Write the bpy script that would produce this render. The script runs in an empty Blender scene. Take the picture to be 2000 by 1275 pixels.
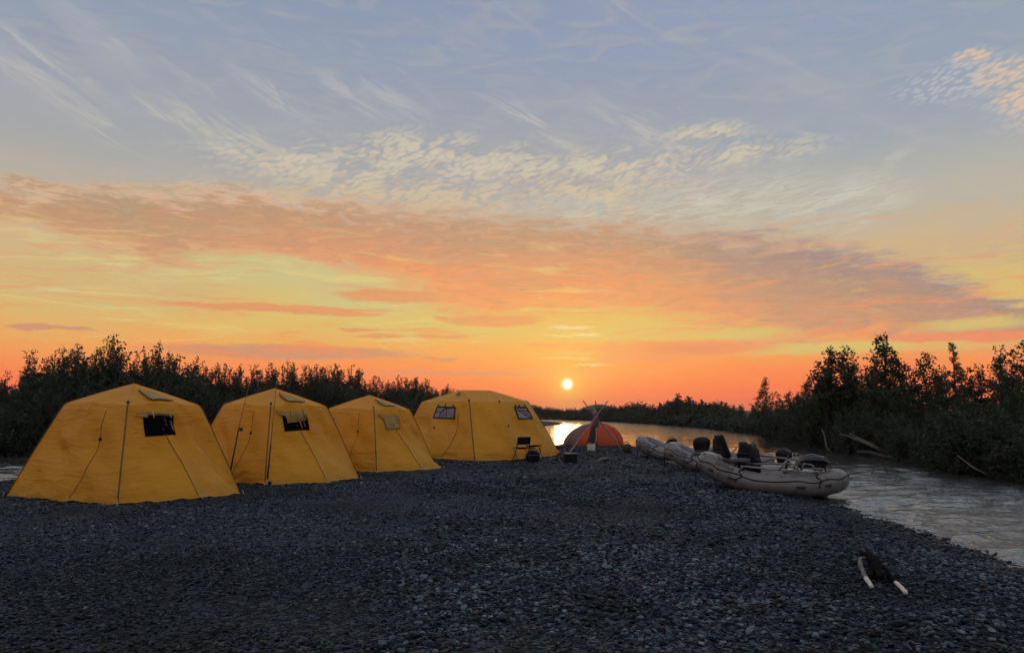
import bpy, bmesh, math, random
import numpy as np
from mathutils import Vector, Matrix

# ------------------------------------------------------------------ scene, camera
sc = bpy.context.scene
COL = sc.collection
F_PX, CX, CY, CAM_H = 1444.0, 1000.0, 637.5, 1.6
PITCH = math.atan((800.0 - CY) / F_PX)          # horizon sits a little below the middle
cam_d = bpy.data.cameras.new('camera')
cam_d.sensor_width = 36.0
cam_d.lens = F_PX / 2000.0 * 36.0
cam_d.clip_start, cam_d.clip_end = 0.05, 6000.0
cam = bpy.data.objects.new('camera', cam_d); COL.objects.link(cam)
cam.location = (0, 0, CAM_H)
cam.rotation_euler = (math.radians(90) + PITCH, 0, 0)
sc.camera = cam
sc.view_settings.view_transform = 'Standard'
sc.view_settings.look = 'None'
sc.view_settings.exposure = 0.0
sc.view_settings.gamma = 1.0
sc.view_settings.use_curve_mapping = False
cy = sc.cycles
cy.use_denoising = True
cy.use_adaptive_sampling = True; cy.adaptive_threshold = 0.03; cy.adaptive_min_samples = 8
cy.max_bounces = 6; cy.diffuse_bounces = 3; cy.glossy_bounces = 3
cy.transmission_bounces = 4; cy.transparent_max_bounces = 8; cy.volume_bounces = 0
cy.caustics_reflective = False; cy.caustics_refractive = False
cy.sample_clamp_indirect = 6.0

CP, SP = math.cos(PITCH), math.sin(PITCH)
def ray(px, py):
    a, b = (px - CX) / F_PX, (CY - py) / F_PX
    return Vector((a, CP - b * SP, SP + b * CP))
def G(px, py, z=0.0):
    """survey helper: the spot on the level z that was measured at (px, py)"""
    r = ray(px, py); t = (z - CAM_H) / r.z
    return Vector((r.x * t, r.y * t, z))
def D(px, py, y):
    """the spot at distance y that was measured at (px, py)"""
    r = ray(px, py); t = y / r.y
    return Vector((r.x * t, y, CAM_H + r.z * t))
def AE(px, py):
    r = ray(px, py)
    return math.degrees(math.atan2(r.x, r.y)), math.degrees(math.atan2(r.z, math.hypot(r.x, r.y)))

def lin(c):
    return tuple(((v / 255.0) / 12.92 if v <= 10.3 else (((v / 255.0) + 0.055) / 1.055) ** 2.4) for v in c)
def lin4(c): return lin(c) + (1.0,)

# ------------------------------------------------------------------ small node language
class NT:
    def __init__(s, tree): s.t = tree
    def n(s, kind, **kw):
        nd = s.t.nodes.new(kind)
        for k, v in kw.items(): setattr(nd, k, v)
        return nd
    def put(s, sock, v):
        if isinstance(v, V): s.t.links.new(v.s, sock)
        else: sock.default_value = v
    def math(s, op, a, b=None, c=None, clamp=False):
        nd = s.n('ShaderNodeMath', operation=op, use_clamp=clamp)
        s.put(nd.inputs[0], a)
        if b is not None: s.put(nd.inputs[1], b)
        if c is not None: s.put(nd.inputs[2], c)
        return V(s, nd.outputs[0])
    def vm(s, op, a, b=None, c=None):
        nd = s.n('ShaderNodeVectorMath', operation=op)
        s.put(nd.inputs[0], a)
        if b is not None: s.put(nd.inputs[1], b)
        if c is not None: s.put(nd.inputs[2], c)
        return V(s, nd.outputs['Value' if op in ('LENGTH', 'DOT_PRODUCT', 'DISTANCE') else 'Vector'])
    def xyz(s, x, y, z=0.0):
        nd = s.n('ShaderNodeCombineXYZ')
        for i, v in enumerate((x, y, z)): s.put(nd.inputs[i], v)
        return V(s, nd.outputs[0])
    def sep(s, v):
        nd = s.n('ShaderNodeSeparateXYZ'); s.put(nd.inputs[0], v)
        return [V(s, o) for o in nd.outputs]
    def step(s, x, a, b, lo=0.0, hi=1.0, smooth=True):
        nd = s.n('ShaderNodeMapRange', interpolation_type='SMOOTHSTEP' if smooth else 'LINEAR', clamp=True)
        for i, v in enumerate((x, a, b, lo, hi)): s.put(nd.inputs[i], v)
        return V(s, nd.outputs[0])
    def noise(s, vec, scale=1.0, detail=3.0, rough=0.55, dist=0.0, color=False, dim='2D'):
        nd = s.n('ShaderNodeTexNoise', noise_dimensions=dim)
        s.put(nd.inputs['Vector'], vec)
        for k, v in (('Scale', scale), ('Detail', detail), ('Roughness', rough), ('Distortion', dist)): s.put(nd.inputs[k], v)
        return V(s, nd.outputs['Color' if color else 'Fac'])
    def voronoi(s, vec, scale=1.0, feature='F1', smooth=0.5, rnd=1.0, out='Distance', dim='2D'):
        nd = s.n('ShaderNodeTexVoronoi', feature=feature, voronoi_dimensions=dim)
        s.put(nd.inputs['Vector'], vec); s.put(nd.inputs['Scale'], scale); s.put(nd.inputs['Randomness'], rnd)
        if feature == 'SMOOTH_F1': s.put(nd.inputs['Smoothness'], smooth)
        return V(s, nd.outputs[out])
    def ramp(s, x, stops, lo=0.0, hi=1.0, srgb=True, interp='LINEAR'):
        nd = s.n('ShaderNodeValToRGB'); e = nd.color_ramp.elements
        nd.color_ramp.interpolation = interp
        while len(e) < len(stops): e.new(0.5)
        for el, (p, c) in zip(e, stops):
            el.position = (p - lo) / (hi - lo)
            el.color = lin4(c) if srgb else tuple(c) + (1.0,)
        s.put(nd.inputs[0], s.step(x, lo, hi, smooth=False) if (lo, hi) != (0.0, 1.0) else x)
        return V(s, nd.outputs[0])
    def curve(s, x, pts, lo, hi, ylo, yhi):
        """piecewise smooth height y(x)"""
        nd = s.n('ShaderNodeFloatCurve'); cv = nd.mapping.curves[0]
        P = [((a - lo) / (hi - lo), (b - ylo) / (yhi - ylo)) for a, b in pts]
        while len(cv.points) < len(P): cv.points.new(0.5, 0.5)
        for p, q in zip(cv.points, P): p.location = q
        nd.mapping.extend = 'HORIZONTAL'; nd.mapping.update()
        s.put(nd.inputs['Value'], s.step(x, lo, hi, smooth=False))
        return V(s, nd.outputs[0]) * (yhi - ylo) + ylo
    def mix(s, f, a, b, blend='MIX'):
        nd = s.n('ShaderNodeMix', data_type='RGBA', blend_type=blend)
        s.put(nd.inputs[0], f)
        for sock, v in ((nd.inputs[6], a), (nd.inputs[7], b)):
            s.put(sock, v if isinstance(v, V) else (tuple(v) + (1.0,) if len(v) == 3 else v))
        return V(s, nd.outputs[2])
class V:
    def __init__(s, n, sock): s.n, s.s = n, sock
    def __add__(a, b): return a.n.math('ADD', a, b)
    __radd__ = __add__
    def __sub__(a, b): return a.n.math('SUBTRACT', a, b)
    def __rsub__(a, b): return a.n.math('SUBTRACT', b, a)
    def __mul__(a, b): return a.n.math('MULTIPLY', a, b)
    __rmul__ = __mul__
    def __truediv__(a, b): return a.n.math('DIVIDE', a, b)

# ------------------------------------------------------------------ sky
SUN_AZ, SUN_EL = AE(1108, 750)
world = bpy.data.worlds.new('World'); sc.world = world; world.use_nodes = True
def build_sky():
    t = world.node_tree; t.nodes.clear(); N = NT(t)
    tc = N.n('ShaderNodeTexCoord')
    d = N.vm('NORMALIZE', V(N, tc.outputs['Generated']))
    dx, dy, dz = N.sep(d)
    az = N.math('ARCTAN2', dx, dy) * 57.29578
    el0 = N.math('ARCSINE', dz) * 57.29578
    el = N.math('ABSOLUTE', el0)
    ae = N.xyz(az, el)
    # wandering of every cloud edge: streaky noise, wide and low
    wn = N.noise(N.xyz(az * 0.11, el * 0.34), 1.0, 5.0, 0.6, 0.3, color=True)
    wx, wy, wz = N.sep(wn)
    az2 = az + (wx - 0.5) * 7.0
    el2 = el + (wy - 0.5) * 3.0
    fine = N.noise(N.xyz(az * 0.5, el * 2.2), 1.0, 5.0, 0.65, 0.4)
    fine2 = N.noise(N.xyz(az * 0.22 + 31.0, el * 0.9), 1.0, 4.0, 0.6, 0.8)
    A = lambda px, py: AE(px, py)
    E = lambda py: AE(1000, py)[1]
    # clear air by height above the horizon; overhead stops brightened to light the camp
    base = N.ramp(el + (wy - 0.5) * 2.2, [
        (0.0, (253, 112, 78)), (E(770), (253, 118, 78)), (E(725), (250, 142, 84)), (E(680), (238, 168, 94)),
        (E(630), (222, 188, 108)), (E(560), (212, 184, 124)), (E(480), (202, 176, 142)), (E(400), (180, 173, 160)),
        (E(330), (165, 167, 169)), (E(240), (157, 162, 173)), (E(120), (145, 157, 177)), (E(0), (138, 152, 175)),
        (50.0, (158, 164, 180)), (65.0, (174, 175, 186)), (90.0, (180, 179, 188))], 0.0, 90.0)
    # sky away from the sunset, out of view, brightened to light the camp
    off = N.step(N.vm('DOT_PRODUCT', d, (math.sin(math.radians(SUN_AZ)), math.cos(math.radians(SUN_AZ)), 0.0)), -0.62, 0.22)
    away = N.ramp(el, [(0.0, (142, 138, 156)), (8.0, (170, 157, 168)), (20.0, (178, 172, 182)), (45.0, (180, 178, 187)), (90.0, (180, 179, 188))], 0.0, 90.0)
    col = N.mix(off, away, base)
    nis = N.n('ShaderNodeTexSky', sky_type='NISHITA', sun_disc=False, sun_elevation=math.radians(SUN_EL),
              sun_rotation=math.radians(SUN_AZ), air_density=1.0, dust_density=2.0, ozone_density=1.5)
    # the sky right and left of the sunset is a touch cooler high up
    col = N.mix(N.step(az, 2.0, 30.0) * N.step(el, E(540), E(400)) * 0.62, col, N.mix(N.step(el, E(440), E(280)), lin((186, 184, 168)), lin((150, 164, 180))))
    col = N.mix(N.step(az, -20.0, 14.0) * N.step(az, 46.0, 18.0) * N.step(el, E(260), E(90)) * 0.55, col, lin((144, 157, 184)))
    # soft blotches of thin high veil
    col = N.mix(N.step(fine2, 0.42, 0.75) * N.step(el, E(560), E(420)) * 0.35, col, lin((176, 174, 172)))

    def lens(vec, items, inv=False):
        """smallest normalised distance to a family of flat lens shapes"""
        m = None
        for (px, py, hw, hh) in items:
            c = A(px, py); k = 0.0397
            q = N.vm('LENGTH', N.vm('MULTIPLY_ADD', vec, (1 / (hw * k), 1 / (hh * k), 0), (-c[0] / (hw * k), -c[1] / (hh * k), 0)))
            m = q if m is None else N.math('MINIMUM', m, q)
        return m
    def rot(vec, deg):
        x, y, _ = N.sep(vec); c, s_ = math.cos(math.radians(deg)), math.sin(math.radians(deg))
        return N.xyz(x * c + y * s_, y * c - x * s_)
    def rotlens(items, deg, wob):
        """lenses tilted by deg in a frame turned with them"""
        v = rot(wob, deg); m = None; c, s_ = math.cos(math.radians(deg)), math.sin(math.radians(deg)); k = 0.0397
        for (px, py, hw, hh) in items:
            a, e = A(px, py); p = (a * c + e * s_, e * c - a * s_, 0)
            q = N.vm('LENGTH', N.vm('MULTIPLY_ADD', v, (1 / (hw * k), 1 / (hh * k), 0), (-p[0] / (hw * k), -p[1] / (hh * k), 0)))
            m = q if m is None else N.math('MINIMUM', m, q)
        return m
    mild = N.xyz(az + (wx - 0.5) * 3.0, el + (wy - 0.5) * 1.6)

    # ---- cirrus streaks, falling to the right
    st = rot(ae, -27.0); sx, sy, _ = N.sep(st)
    hair = N.noise(N.xyz(sx * 0.16, sy * 1.1), 1.0, 5.0, 0.68, 1.1)
    cw = rotlens([(110, 185, 150, 20), (420, 252, 95, 22), (320, 222, 60, 11), (530, 190, 85, 18), (370, 155, 50, 9),
                  (690, 190, 80, 18), (520, 300, 130, 26), (60, 90, 110, 14), (760, 190, 70, 22), (180, 60, 90, 12),
                  (1050, 245, 120, 18), (1240, 240, 90, 26)], -27.0, mild)
    cm = N.step(cw, 1.5, 0.15) * N.step(hair, 0.36, 0.66)
    col = N.mix(cm * 0.66, col, N.ramp(el, [(E(340), (206, 200, 172)), (E(240), (196, 190, 182)), (E(90), (172, 172, 186))], E(340), E(90)))
    cw2 = rotlens([(1745, 318, 45, 10), (1650, 360, 60, 22)], 35.0, mild)
    col = N.mix(N.step(cw2, 1.4, 0.1) * N.step(hair, 0.3, 0.6) * 0.6, col, lin((190, 188, 184)))
    # general faint streaks over the whole dome
    gen = N.noise(N.xyz(sx * 0.05 + 7.0, sy * 0.30), 1.0, 6.0, 0.6, 0.9)
    col = N.mix(N.step(gen, 0.50, 0.80) * N.step(el, 10.0, 17.0) * 0.40, col, lin((180, 176, 178)))

    # ---- mackerel fields: rows of small puffs
    mk = rot(ae, 17.0); mx_, my_, _ = N.sep(mk)
    mw = N.noise(ae, 0.33, 3.0, 0.55, 0.0, color=True); m1, m2, _ = N.sep(mw)
    size = 2.2
    puff = N.voronoi(N.xyz((mx_ + (m1 - 0.5) * 2.0) * (0.60 * size), (my_ + (m2 - 0.5) * 1.2) * (1.7 * size)), 1.0, 'SMOOTH_F1', 0.35)
    puffm = N.step(puff, 0.66, 0.28)
    soft = N.noise(N.xyz(mx_ * 0.24, my_ * 0.62), 1.0, 4.0, 0.55, 0.5)
    body = lens(mild, [(810, 305, 190, 40), (1000, 335, 220, 42), (1200, 325, 200, 32), (1420, 302, 140, 22), (1370, 265, 70, 18),
                       (700, 355, 190, 50), (880, 385, 260, 44), (1100, 385, 240, 44), (540, 310, 120, 24), (480, 385, 200, 22)])
    bm = N.step(body, 1.35, 0.35)
    dens = N.math('MULTIPLY', bm, N.step(soft * 1.4 + fine2 * 0.6 + puffm * 0.30, 0.88, 1.40), clamp=True)
    mcol = N.mix(N.step(soft, 0.35, 0.65), lin((206, 180, 156)), N.mix(N.step(el, E(410), E(320)), lin((214, 190, 142)), lin((206, 198, 166))))
    mcol = N.mix(puffm * 0.35, mcol, lin((214, 200, 178)))
    col = N.mix(dens * 0.72, col, mcol)
    edge = N.step(body, 1.9, 0.8) * puffm * N.step(soft + (fine2 - 0.5) * 0.6, 0.38, 0.60)
    col = N.mix(edge * 0.40, col, N.mix(N.step(el, E(420), E(330)), lin((206, 172, 140)), lin((206, 196, 180))))
    # pale rippled sheet right of the middle
    rp = rot(ae, 8.0); rx, ry, _ = N.sep(rp)
    rip = N.noise(N.xyz(rx * 0.55, ry * 3.6), 1.0, 3.0, 0.5, 1.0)
    shm = N.step(lens(mild, [(1330, 405, 260, 40), (1500, 390, 200, 50), (1640, 400, 120, 50), (1150, 415, 200, 34)]), 1.4, 0.3)
    col = N.mix(shm * N.step(rip, 0.32, 0.62) * 0.75, col, N.mix(N.step(soft, 0.4, 0.65), lin((190, 188, 178)), lin((204, 202, 184))))
    # patch high on the right
    pt = lens(mild, [(1950, 150, 62, 24), (1895, 116, 36, 14), (2030, 180, 80, 30), (2120, 215, 110, 40)])
    rows = N.voronoi(N.xyz((mx_ + (m1 - 0.5) * 0.9) * 1.5, (my_ + (m2 - 0.5) * 0.6) * 4.2), 1.0, 'SMOOTH_F1', 0.3)
    pm = N.step(pt, 1.5, 0.55) * N.math('ADD', N.step(rows, 0.70, 0.20) * (0.45 + soft * 0.7), N.step(pt, 1.0, 0.3) * 0.30, clamp=True)
    col = N.mix(pm * 0.8, col, N.mix(N.step(pt, 1.1, 0.5), lin((184, 182, 188)), lin((222, 194, 164))))
    pt2 = N.step(lens(mild, [(1850, 165, 75, 28)]), 1.4, 0.4) * N.step(rows, 0.5, 0.2)
    col = N.mix(pt2 * 0.7, col, lin((186, 186, 190)))

    # ---- the broad warm cloud deck
    T = N.curve(az, [A(-900, 330), A(-300, 345), A(0, 364), A(300, 378), A(600, 396), A(900, 418), A(1150, 436), A(1400, 452),
                     A(1600, 470), A(1750, 505), A(1870, 545), A(2000, 585), A(2300, 620), A(2900, 650)], -58.0, 58.0, 0.0, 24.0)
    B = N.curve(az, [A(-900, 380), A(-300, 395), A(0, 420), A(130, 462), A(270, 508), A(400, 506), A(520, 506), A(660, 532), A(800, 566), A(900, 602), A(1000, 614),
                     A(1200, 600), A(1350, 622), A(1450, 650), A(1600, 662), A(1880, 664), A(2000, 660), A(2900, 700)], -58.0, 58.0, 0.0, 24.0)
    billow = N.noise(N.xyz(az * 0.62 + el * 0.2, el * 2.0 - az * 0.12), 1.0, 5.0, 0.66, 0.7)
    elc = el + (wy - 0.5) * 2.6 + (fine - 0.5) * 3.0 + (fine2 - 0.5) * 2.6
    hgt = N.math('MAXIMUM', T - B, 0.5)
    r = (elc - B) / hgt
    sheet = N.step(elc - T, 0.9, -1.0) * N.step(elc - B, -1.3, 1.2) * N.step(billow + fine2 * 0.8, 0.52, 0.86, 0.62, 1.0)
    holes = N.step(fine2 + (wz - 0.5) * 0.5, 0.64, 0.78) * N.step(az, A(1150, 500)[0], A(700, 500)[0])
    ccent = N.ramp(r, [(0.0, (246, 156, 98)), (0.28, (240, 150, 100)), (0.52, (216, 150, 110)), (0.78, (184, 148, 118)), (1.0, (190, 162, 138))])
    cleft = N.ramp(r, [(0.0, (220, 158, 114)), (0.35, (194, 150, 114)), (0.75, (178, 148, 116)), (1.0, (192, 160, 132))])
    cright = N.ramp(r, [(0.0, (236, 150, 106)), (0.2, (216, 148, 112)), (0.5, (178, 140, 120)), (0.78, (156, 135, 134)), (1.0, (170, 153, 148))])
    wl = N.step(az, A(850, 500)[0], A(350, 500)[0])
    wr = N.step(az, A(1150, 500)[0], A(1600, 500)[0])
    cc = N.mix(wr, N.mix(wl, ccent, cleft), cright)
    cc = N.mix(N.step(fine2, 0.35, 0.7) * 0.45, cc, N.mix(wr, lin((216, 152, 114)), lin((200, 152, 122))))
    cc = N.mix(N.step(billow, 0.50, 0.74) * 0.42, cc, N.mix(wr, lin((232, 174, 128)), lin((204, 164, 142))))
    cc = N.mix(N.step(billow, 0.48, 0.28) * 0.40, cc, N.mix(wr, lin((184, 136, 104)), lin((160, 132, 126))))
    col = N.mix(sheet * (1.0 - holes * 0.6) * 0.95, col, cc)
    # bright torn fringe along the upper left edge and the lower edge
    fr = N.step(N.math('ABSOLUTE', elc - T), 0.9, 0.1) * N.step(fine, 0.42, 0.62) * N.step(az, A(1050, 400)[0], A(600, 400)[0])
    col = N.mix(fr * 0.55, col, lin((226, 178, 142)))
    fb = N.step(N.math('ABSOLUTE', elc - B + 0.5), 1.1, 0.1) * N.step(az, A(900, 500)[0], A(500, 500)[0]) * N.step(fine, 0.38, 0.6)
    col = N.mix(fb * 0.7, col, lin((214, 200, 142)))
    # ragged pink shelf at the right edge
    shelf = N.step(lens(mild, [(1930, 480, 130, 22), (1850, 505, 90, 14), (2060, 470, 140, 36)]), 1.5, 0.4) * N.step(fine, 0.36, 0.6)
    col = N.mix(shelf * 0.75, col, lin((206, 170, 142)))

    # ---- pale and dark lens clouds near the horizon
    low = N.xyz(az + (wx - 0.5) * 2.4, el + (wy - 0.5) * 0.5 + (fine - 0.5) * 0.55)
    def band(items, color, hard=0.75, op=0.9):
        nonlocal col
        col = N.mix(N.step(lens(low, items), 1.2, hard) * op, col, lin(color))
    band([(600, 545, 230, 40), (700, 590, 160, 34), (480, 505, 150, 16)], (202, 194, 136), 0.2, 0.75)
    band([(860, 640, 230, 30), (1180, 650, 260, 22), (1450, 652, 130, 16), (1650, 678, 330, 14), (1910, 630, 120, 13)], (214, 192, 116), 0.3, 0.85)
    band([(1112, 641, 50, 5), (1135, 652, 36, 4), (1090, 655, 30, 3), (1122, 689, 50, 5), (1100, 700, 60, 3), (1150, 712, 46, 3)], (236, 226, 172), 0.1, 0.9)
    band([(120, 560, 260, 90), (330, 575, 160, 50)], (208, 172, 128), 0.0, 0.5)
    band([(100, 567, 55, 5), (230, 517, 40, 5), (240, 600, 60, 4)], (214, 198, 140), 0.2, 0.8)
    band([(540, 603, 215, 8), (690, 612, 60, 5), (760, 580, 110, 13), (700, 643, 40, 4), (860, 657, 60, 5), (855, 622, 18, 5), (960, 626, 100, 11), (740, 655, 45, 4)], (226, 148, 102), 0.7, 0.85)
    band([(560, 688, 250, 15), (855, 701, 38, 4), (100, 640, 70, 5)], (204, 146, 116), 0.65, 0.85)
    band([(1290, 682, 215, 17), (1240, 703, 90, 7), (1920, 655, 170, 9), (980, 729, 290, 8), (1080, 674, 70, 5)], (238, 142, 102), 0.7, 0.9)
    band([(1330, 682, 90, 9), (940, 731, 150, 4)], (222, 136, 106), 0.3, 0.7)
    # warm layer lying on the horizon
    col = N.mix(N.step(el, E(735), E(790)) * off * 0.6, col, lin((254, 112, 80)))
    # broken orange and mauve scraps under and beside the deck
    scr = N.noise(N.xyz(az * 0.16 + 3.0, el * 1.25), 1.0, 5.0, 0.6, 0.6)
    col = N.mix(N.step(scr, 0.54, 0.70) * N.step(el, E(745), E(700)) * N.step(el, E(420), E(520)) * off * 0.55, col, N.mix(N.step(el, E(680), E(520)), lin((242, 140, 92)), lin((222, 158, 118))))
    col = N.mix(N.step(scr, 0.44, 0.30) * N.step(el, E(720), E(670)) * N.step(el, E(420), E(540)) * N.step(az, A(1450, 500)[0], A(1100, 500)[0]) * off * 0.5, col, lin((228, 204, 130)))

    # ---- sun and its glow in the hazy air
    sd = Vector((math.sin(math.radians(SUN_AZ)) * math.cos(math.radians(SUN_EL)), math.cos(math.radians(SUN_AZ)) * math.cos(math.radians(SUN_EL)), math.sin(math.radians(SUN_EL))))
    ang = N.math('ARCCOSINE', N.math('MINIMUM', N.vm('DOT_PRODUCT', d, tuple(sd)), 1.0)) * 57.29578
    g1 = N.math('POWER', 2.718, ang * -1.0 / 1.15)
    g2 = N.math('POWER', 2.718, ang * -1.0 / 5.0)
    gy = N.vm('LENGTH', N.xyz((az - SUN_AZ) * 0.42, el - SUN_EL - 2.6))
    g3 = N.math('POWER', 2.718, gy * -1.0 / 2.6)
    col = N.mix(g3 * 0.55, col, lin((255, 206, 96)))
    upper = N.step(el0, -0.3, 0.4)
    col = N.mix(g1 * 0.95, col, (1.0, 0.70, 0.11))
    col = N.mix(g2 * 0.16, col, (1.0, 0.36, 0.13))
    disc = N.math('POWER', 2.718, ang * ang * -1.0 / 0.085) * upper
    col = N.mix(disc, col, (3.0, 2.5, 1.9))
    # a little of the physical twilight sky underneath everything
    col = N.mix(0.004, col, V(N, nis.outputs[0]))
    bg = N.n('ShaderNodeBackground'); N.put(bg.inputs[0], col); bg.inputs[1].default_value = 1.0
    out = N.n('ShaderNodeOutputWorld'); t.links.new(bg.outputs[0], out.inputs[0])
build_sky()
world.cycles.sampling_method = 'MANUAL'; world.cycles.sample_map_resolution = 512

sun_d = bpy.data.lights.new('sun', 'SUN'); sun_d.energy = 0.04; sun_d.angle = math.radians(2.0); sun_d.color = (1.0, 0.50, 0.24)
sun = bpy.data.objects.new('sun', sun_d); COL.objects.link(sun)
sun.rotation_euler = Vector((-math.sin(math.radians(SUN_AZ)) * math.cos(math.radians(SUN_EL)), -math.cos(math.radians(SUN_AZ)) * math.cos(math.radians(SUN_EL)), -math.sin(math.radians(SUN_EL)))).to_track_quat('-Z', 'Y').to_euler()

# ------------------------------------------------------------------ helpers
from mathutils import noise as mnoise
WATER_Z = -0.13
rng = np.random.default_rng(7)
random.seed(7)

class MB:
    """collects shapes, then links them as ONE mesh object"""
    def __init__(s): s.v, s.f = [], []
    def add(s, verts, faces):
        o = len(s.v); s.v += [tuple(p) for p in verts]; s.f += [tuple(i + o for i in f) for f in faces]; return s
    def box(s, c, size, rz=0.0, bev=0.0, M=None):
        b = bmesh.new(); bmesh.ops.create_cube(b, size=1.0)
        for v in b.verts: v.co = Vector((v.co.x * size[0], v.co.y * size[1], v.co.z * size[2]))
        if bev: bmesh.ops.bevel(b, geom=b.edges[:], offset=bev, segments=2, affect='EDGES', profile=0.6)
        R = Matrix.Translation(c) @ Matrix.Rotation(rz, 4, 'Z') @ (M or Matrix())
        b.verts.index_update()
        s.add([R @ v.co for v in b.verts], [[v.index for v in f.verts] for f in b.faces]); b.free(); return s
    def tube(s, pts, r, seg=8, cap=True, closed=False):
        pts = [Vector(p) for p in pts]; n = len(pts); rr = r if hasattr(r, '__len__') else [r] * n
        V_, F_ = [], []; prev = None
        for i, p in enumerate(pts):
            a = pts[(i - 1) % n] if (closed or i > 0) else p
            b = pts[(i + 1) % n] if (closed or i < n - 1) else p
            t = (b - a).normalized() if (b - a).length > 1e-9 else Vector((0, 0, 1))
            if prev is None:
                u = t.cross(Vector((0, 0, 1)))
                if u.length < 1e-3: u = t.cross(Vector((1, 0, 0)))
                u.normalize()
            else:
                u = (prev - t * prev.dot(t)).normalized()
            prev = u; w = t.cross(u)
            for k in range(seg):
                an = 2 * math.pi * k / seg
                V_.append(p + (u * math.cos(an) + w * math.sin(an)) * rr[i])
        for i in range(n if closed else n - 1):
            j = (i + 1) % n
            for k in range(seg):
                l = (k + 1) % seg
                F_.append((i * seg + k, i * seg + l, j * seg + l, j * seg + k))
        if cap and not closed:
            F_.append(tuple(range(seg - 1, -1, -1))); F_.append(tuple((n - 1) * seg + k for k in range(seg)))
        return s.add(V_, F_)
    def grid(s, fn, nu, nv, wrap_u=False, flip=False):
        """fn(i/nu, j/nv) -> point"""
        cu = nu if wrap_u else nu + 1
        V_ = [fn(i / nu, j / nv) for j in range(nv + 1) for i in range(cu)]
        F_ = []
        for j in range(nv):
            for i in range(nu):
                a, b = j * cu + i, j * cu + (i + 1) % cu
                q = (a, b, b + cu, a + cu); F_.append(q[::-1] if flip else q)
        return s.add(V_, F_)
    def blob(s, c, r, seg=10, rings=7, jit=0.0, M=None):
        def fn(u, v):
            th, ph = u * 2 * math.pi, (v - 0.5) * math.pi
            d = Vector((math.cos(ph) * math.cos(th), math.cos(ph) * math.sin(th), math.sin(ph)))
            k = 1 + jit * mnoise.noise(Vector(c) * 3.1 + d * 1.7)
            p = Vector((d.x * r[0] * k, d.y * r[1] * k, d.z * r[2] * k))
            if M: p = M @ p
            return Vector(c) + p
        return s.grid(fn, seg, rings, wrap_u=True)
    def build(s, name, mat, parent=None, smooth=True, sharp=None):
        me = bpy.data.meshes.new(name); me.from_pydata(s.v, [], s.f); me.update()
        return link(name, me, mat, parent, smooth, sharp)
def link(name, me, mat, parent=None, smooth=True, sharp=None):
    if smooth:
        me.shade_smooth()
        if sharp: me.set_sharp_from_angle(angle=math.radians(sharp))
    if mat: me.materials.append(mat)
    o = bpy.data.objects.new(name, me); COL.objects.link(o)
    if parent: o.parent = parent
    return o
def empty(name, loc, rz=0.0, scale=1.0):
    o = bpy.data.objects.new(name, None); COL.objects.link(o); o.empty_display_size = 0.2
    o.location = loc; o.rotation_euler = (0, 0, rz); o.scale = (scale,) * 3 if not hasattr(scale, '__len__') else scale
    return o
def tag(o, label=None, cat=None, group=None, kind=None):
    if label: o['label'] = label
    if cat: o['category'] = cat
    if group: o['group'] = group
    if kind: o['kind'] = kind
    return o

def material(name, fn):
    m = bpy.data.materials.new(name); m.use_nodes = True
    N = NT(m.node_tree); p = m.node_tree.nodes['Principled BSDF']
    fn(N, p, V(N, N.n('ShaderNodeTexCoord').outputs['Object'])); return m
def bump(N, p, h, dist=0.01, strength=1.0):
    b = N.n('ShaderNodeBump'); b.inputs['Strength'].default_value = strength; b.inputs['Distance'].default_value = dist
    N.put(b.inputs['Height'], h); N.t.links.new(b.outputs[0], p.inputs['Normal'])
def simple(name, c, rough=0.5, metal=0.0, var=0.25, scale=6.0, spec=0.5, bmp=0.0):
    """plain material with uneven colour and a little wear"""
    def fn(N, p, co):
        n = N.noise(co, scale, 4.0, 0.6, dim='3D')
        c0 = tuple(v * (1 - var) for v in c); c1 = tuple(min(1, v * (1 + var)) for v in c)
        N.put(p.inputs['Base Color'], N.mix(N.step(n, 0.3, 0.7), c0, c1))
        N.put(p.inputs['Roughness'], N.step(n, 0.2, 0.8, max(0.02, rough - 0.1), min(1, rough + 0.1)))
        p.inputs['Metallic'].default_value = metal
        p.inputs['Specular IOR Level'].default_value = spec
        if bmp: bump(N, p, N.noise(co, scale * 8, 3.0, 0.6, dim='3D'), bmp)
    return material(name, fn)

# ------------------------------------------------------------------ plan of the place
def resample(P, step):
    out = []
    for a, b in zip(P[:-1], P[1:]):
        n = max(1, int((Vector(b) - Vector(a)).length / step))
        out += [Vector(a).lerp(Vector(b), k / n) for k in range(n)]
    return out + [Vector(P[-1])]
W = lambda px, py: G(px, py, WATER_Z).xy
LEFT_BANK = [Vector((-70, 29)), W(-300, 893), W(0, 890), W(60, 889), W(250, 880), W(450, 868), W(650, 855), W(800, 845), W(900, 836), W(990, 826), W(1030, 821.5)]
RIGHT_BANK = [W(1034, 818.5), W(1100, 819.5), W(1200, 823), W(1300, 829), W(1400, 837), W(1500, 849), W(1560, 861), W(1640, 881), W(1700, 889), W(1850, 914), W(2000, 939), Vector((12.4, 12)), Vector((12, 4)), Vector((12.5, -12)), Vector((14, -40))]
RIVER = LEFT_BANK + RIGHT_BANK + [Vector((-70, -40))]
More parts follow.
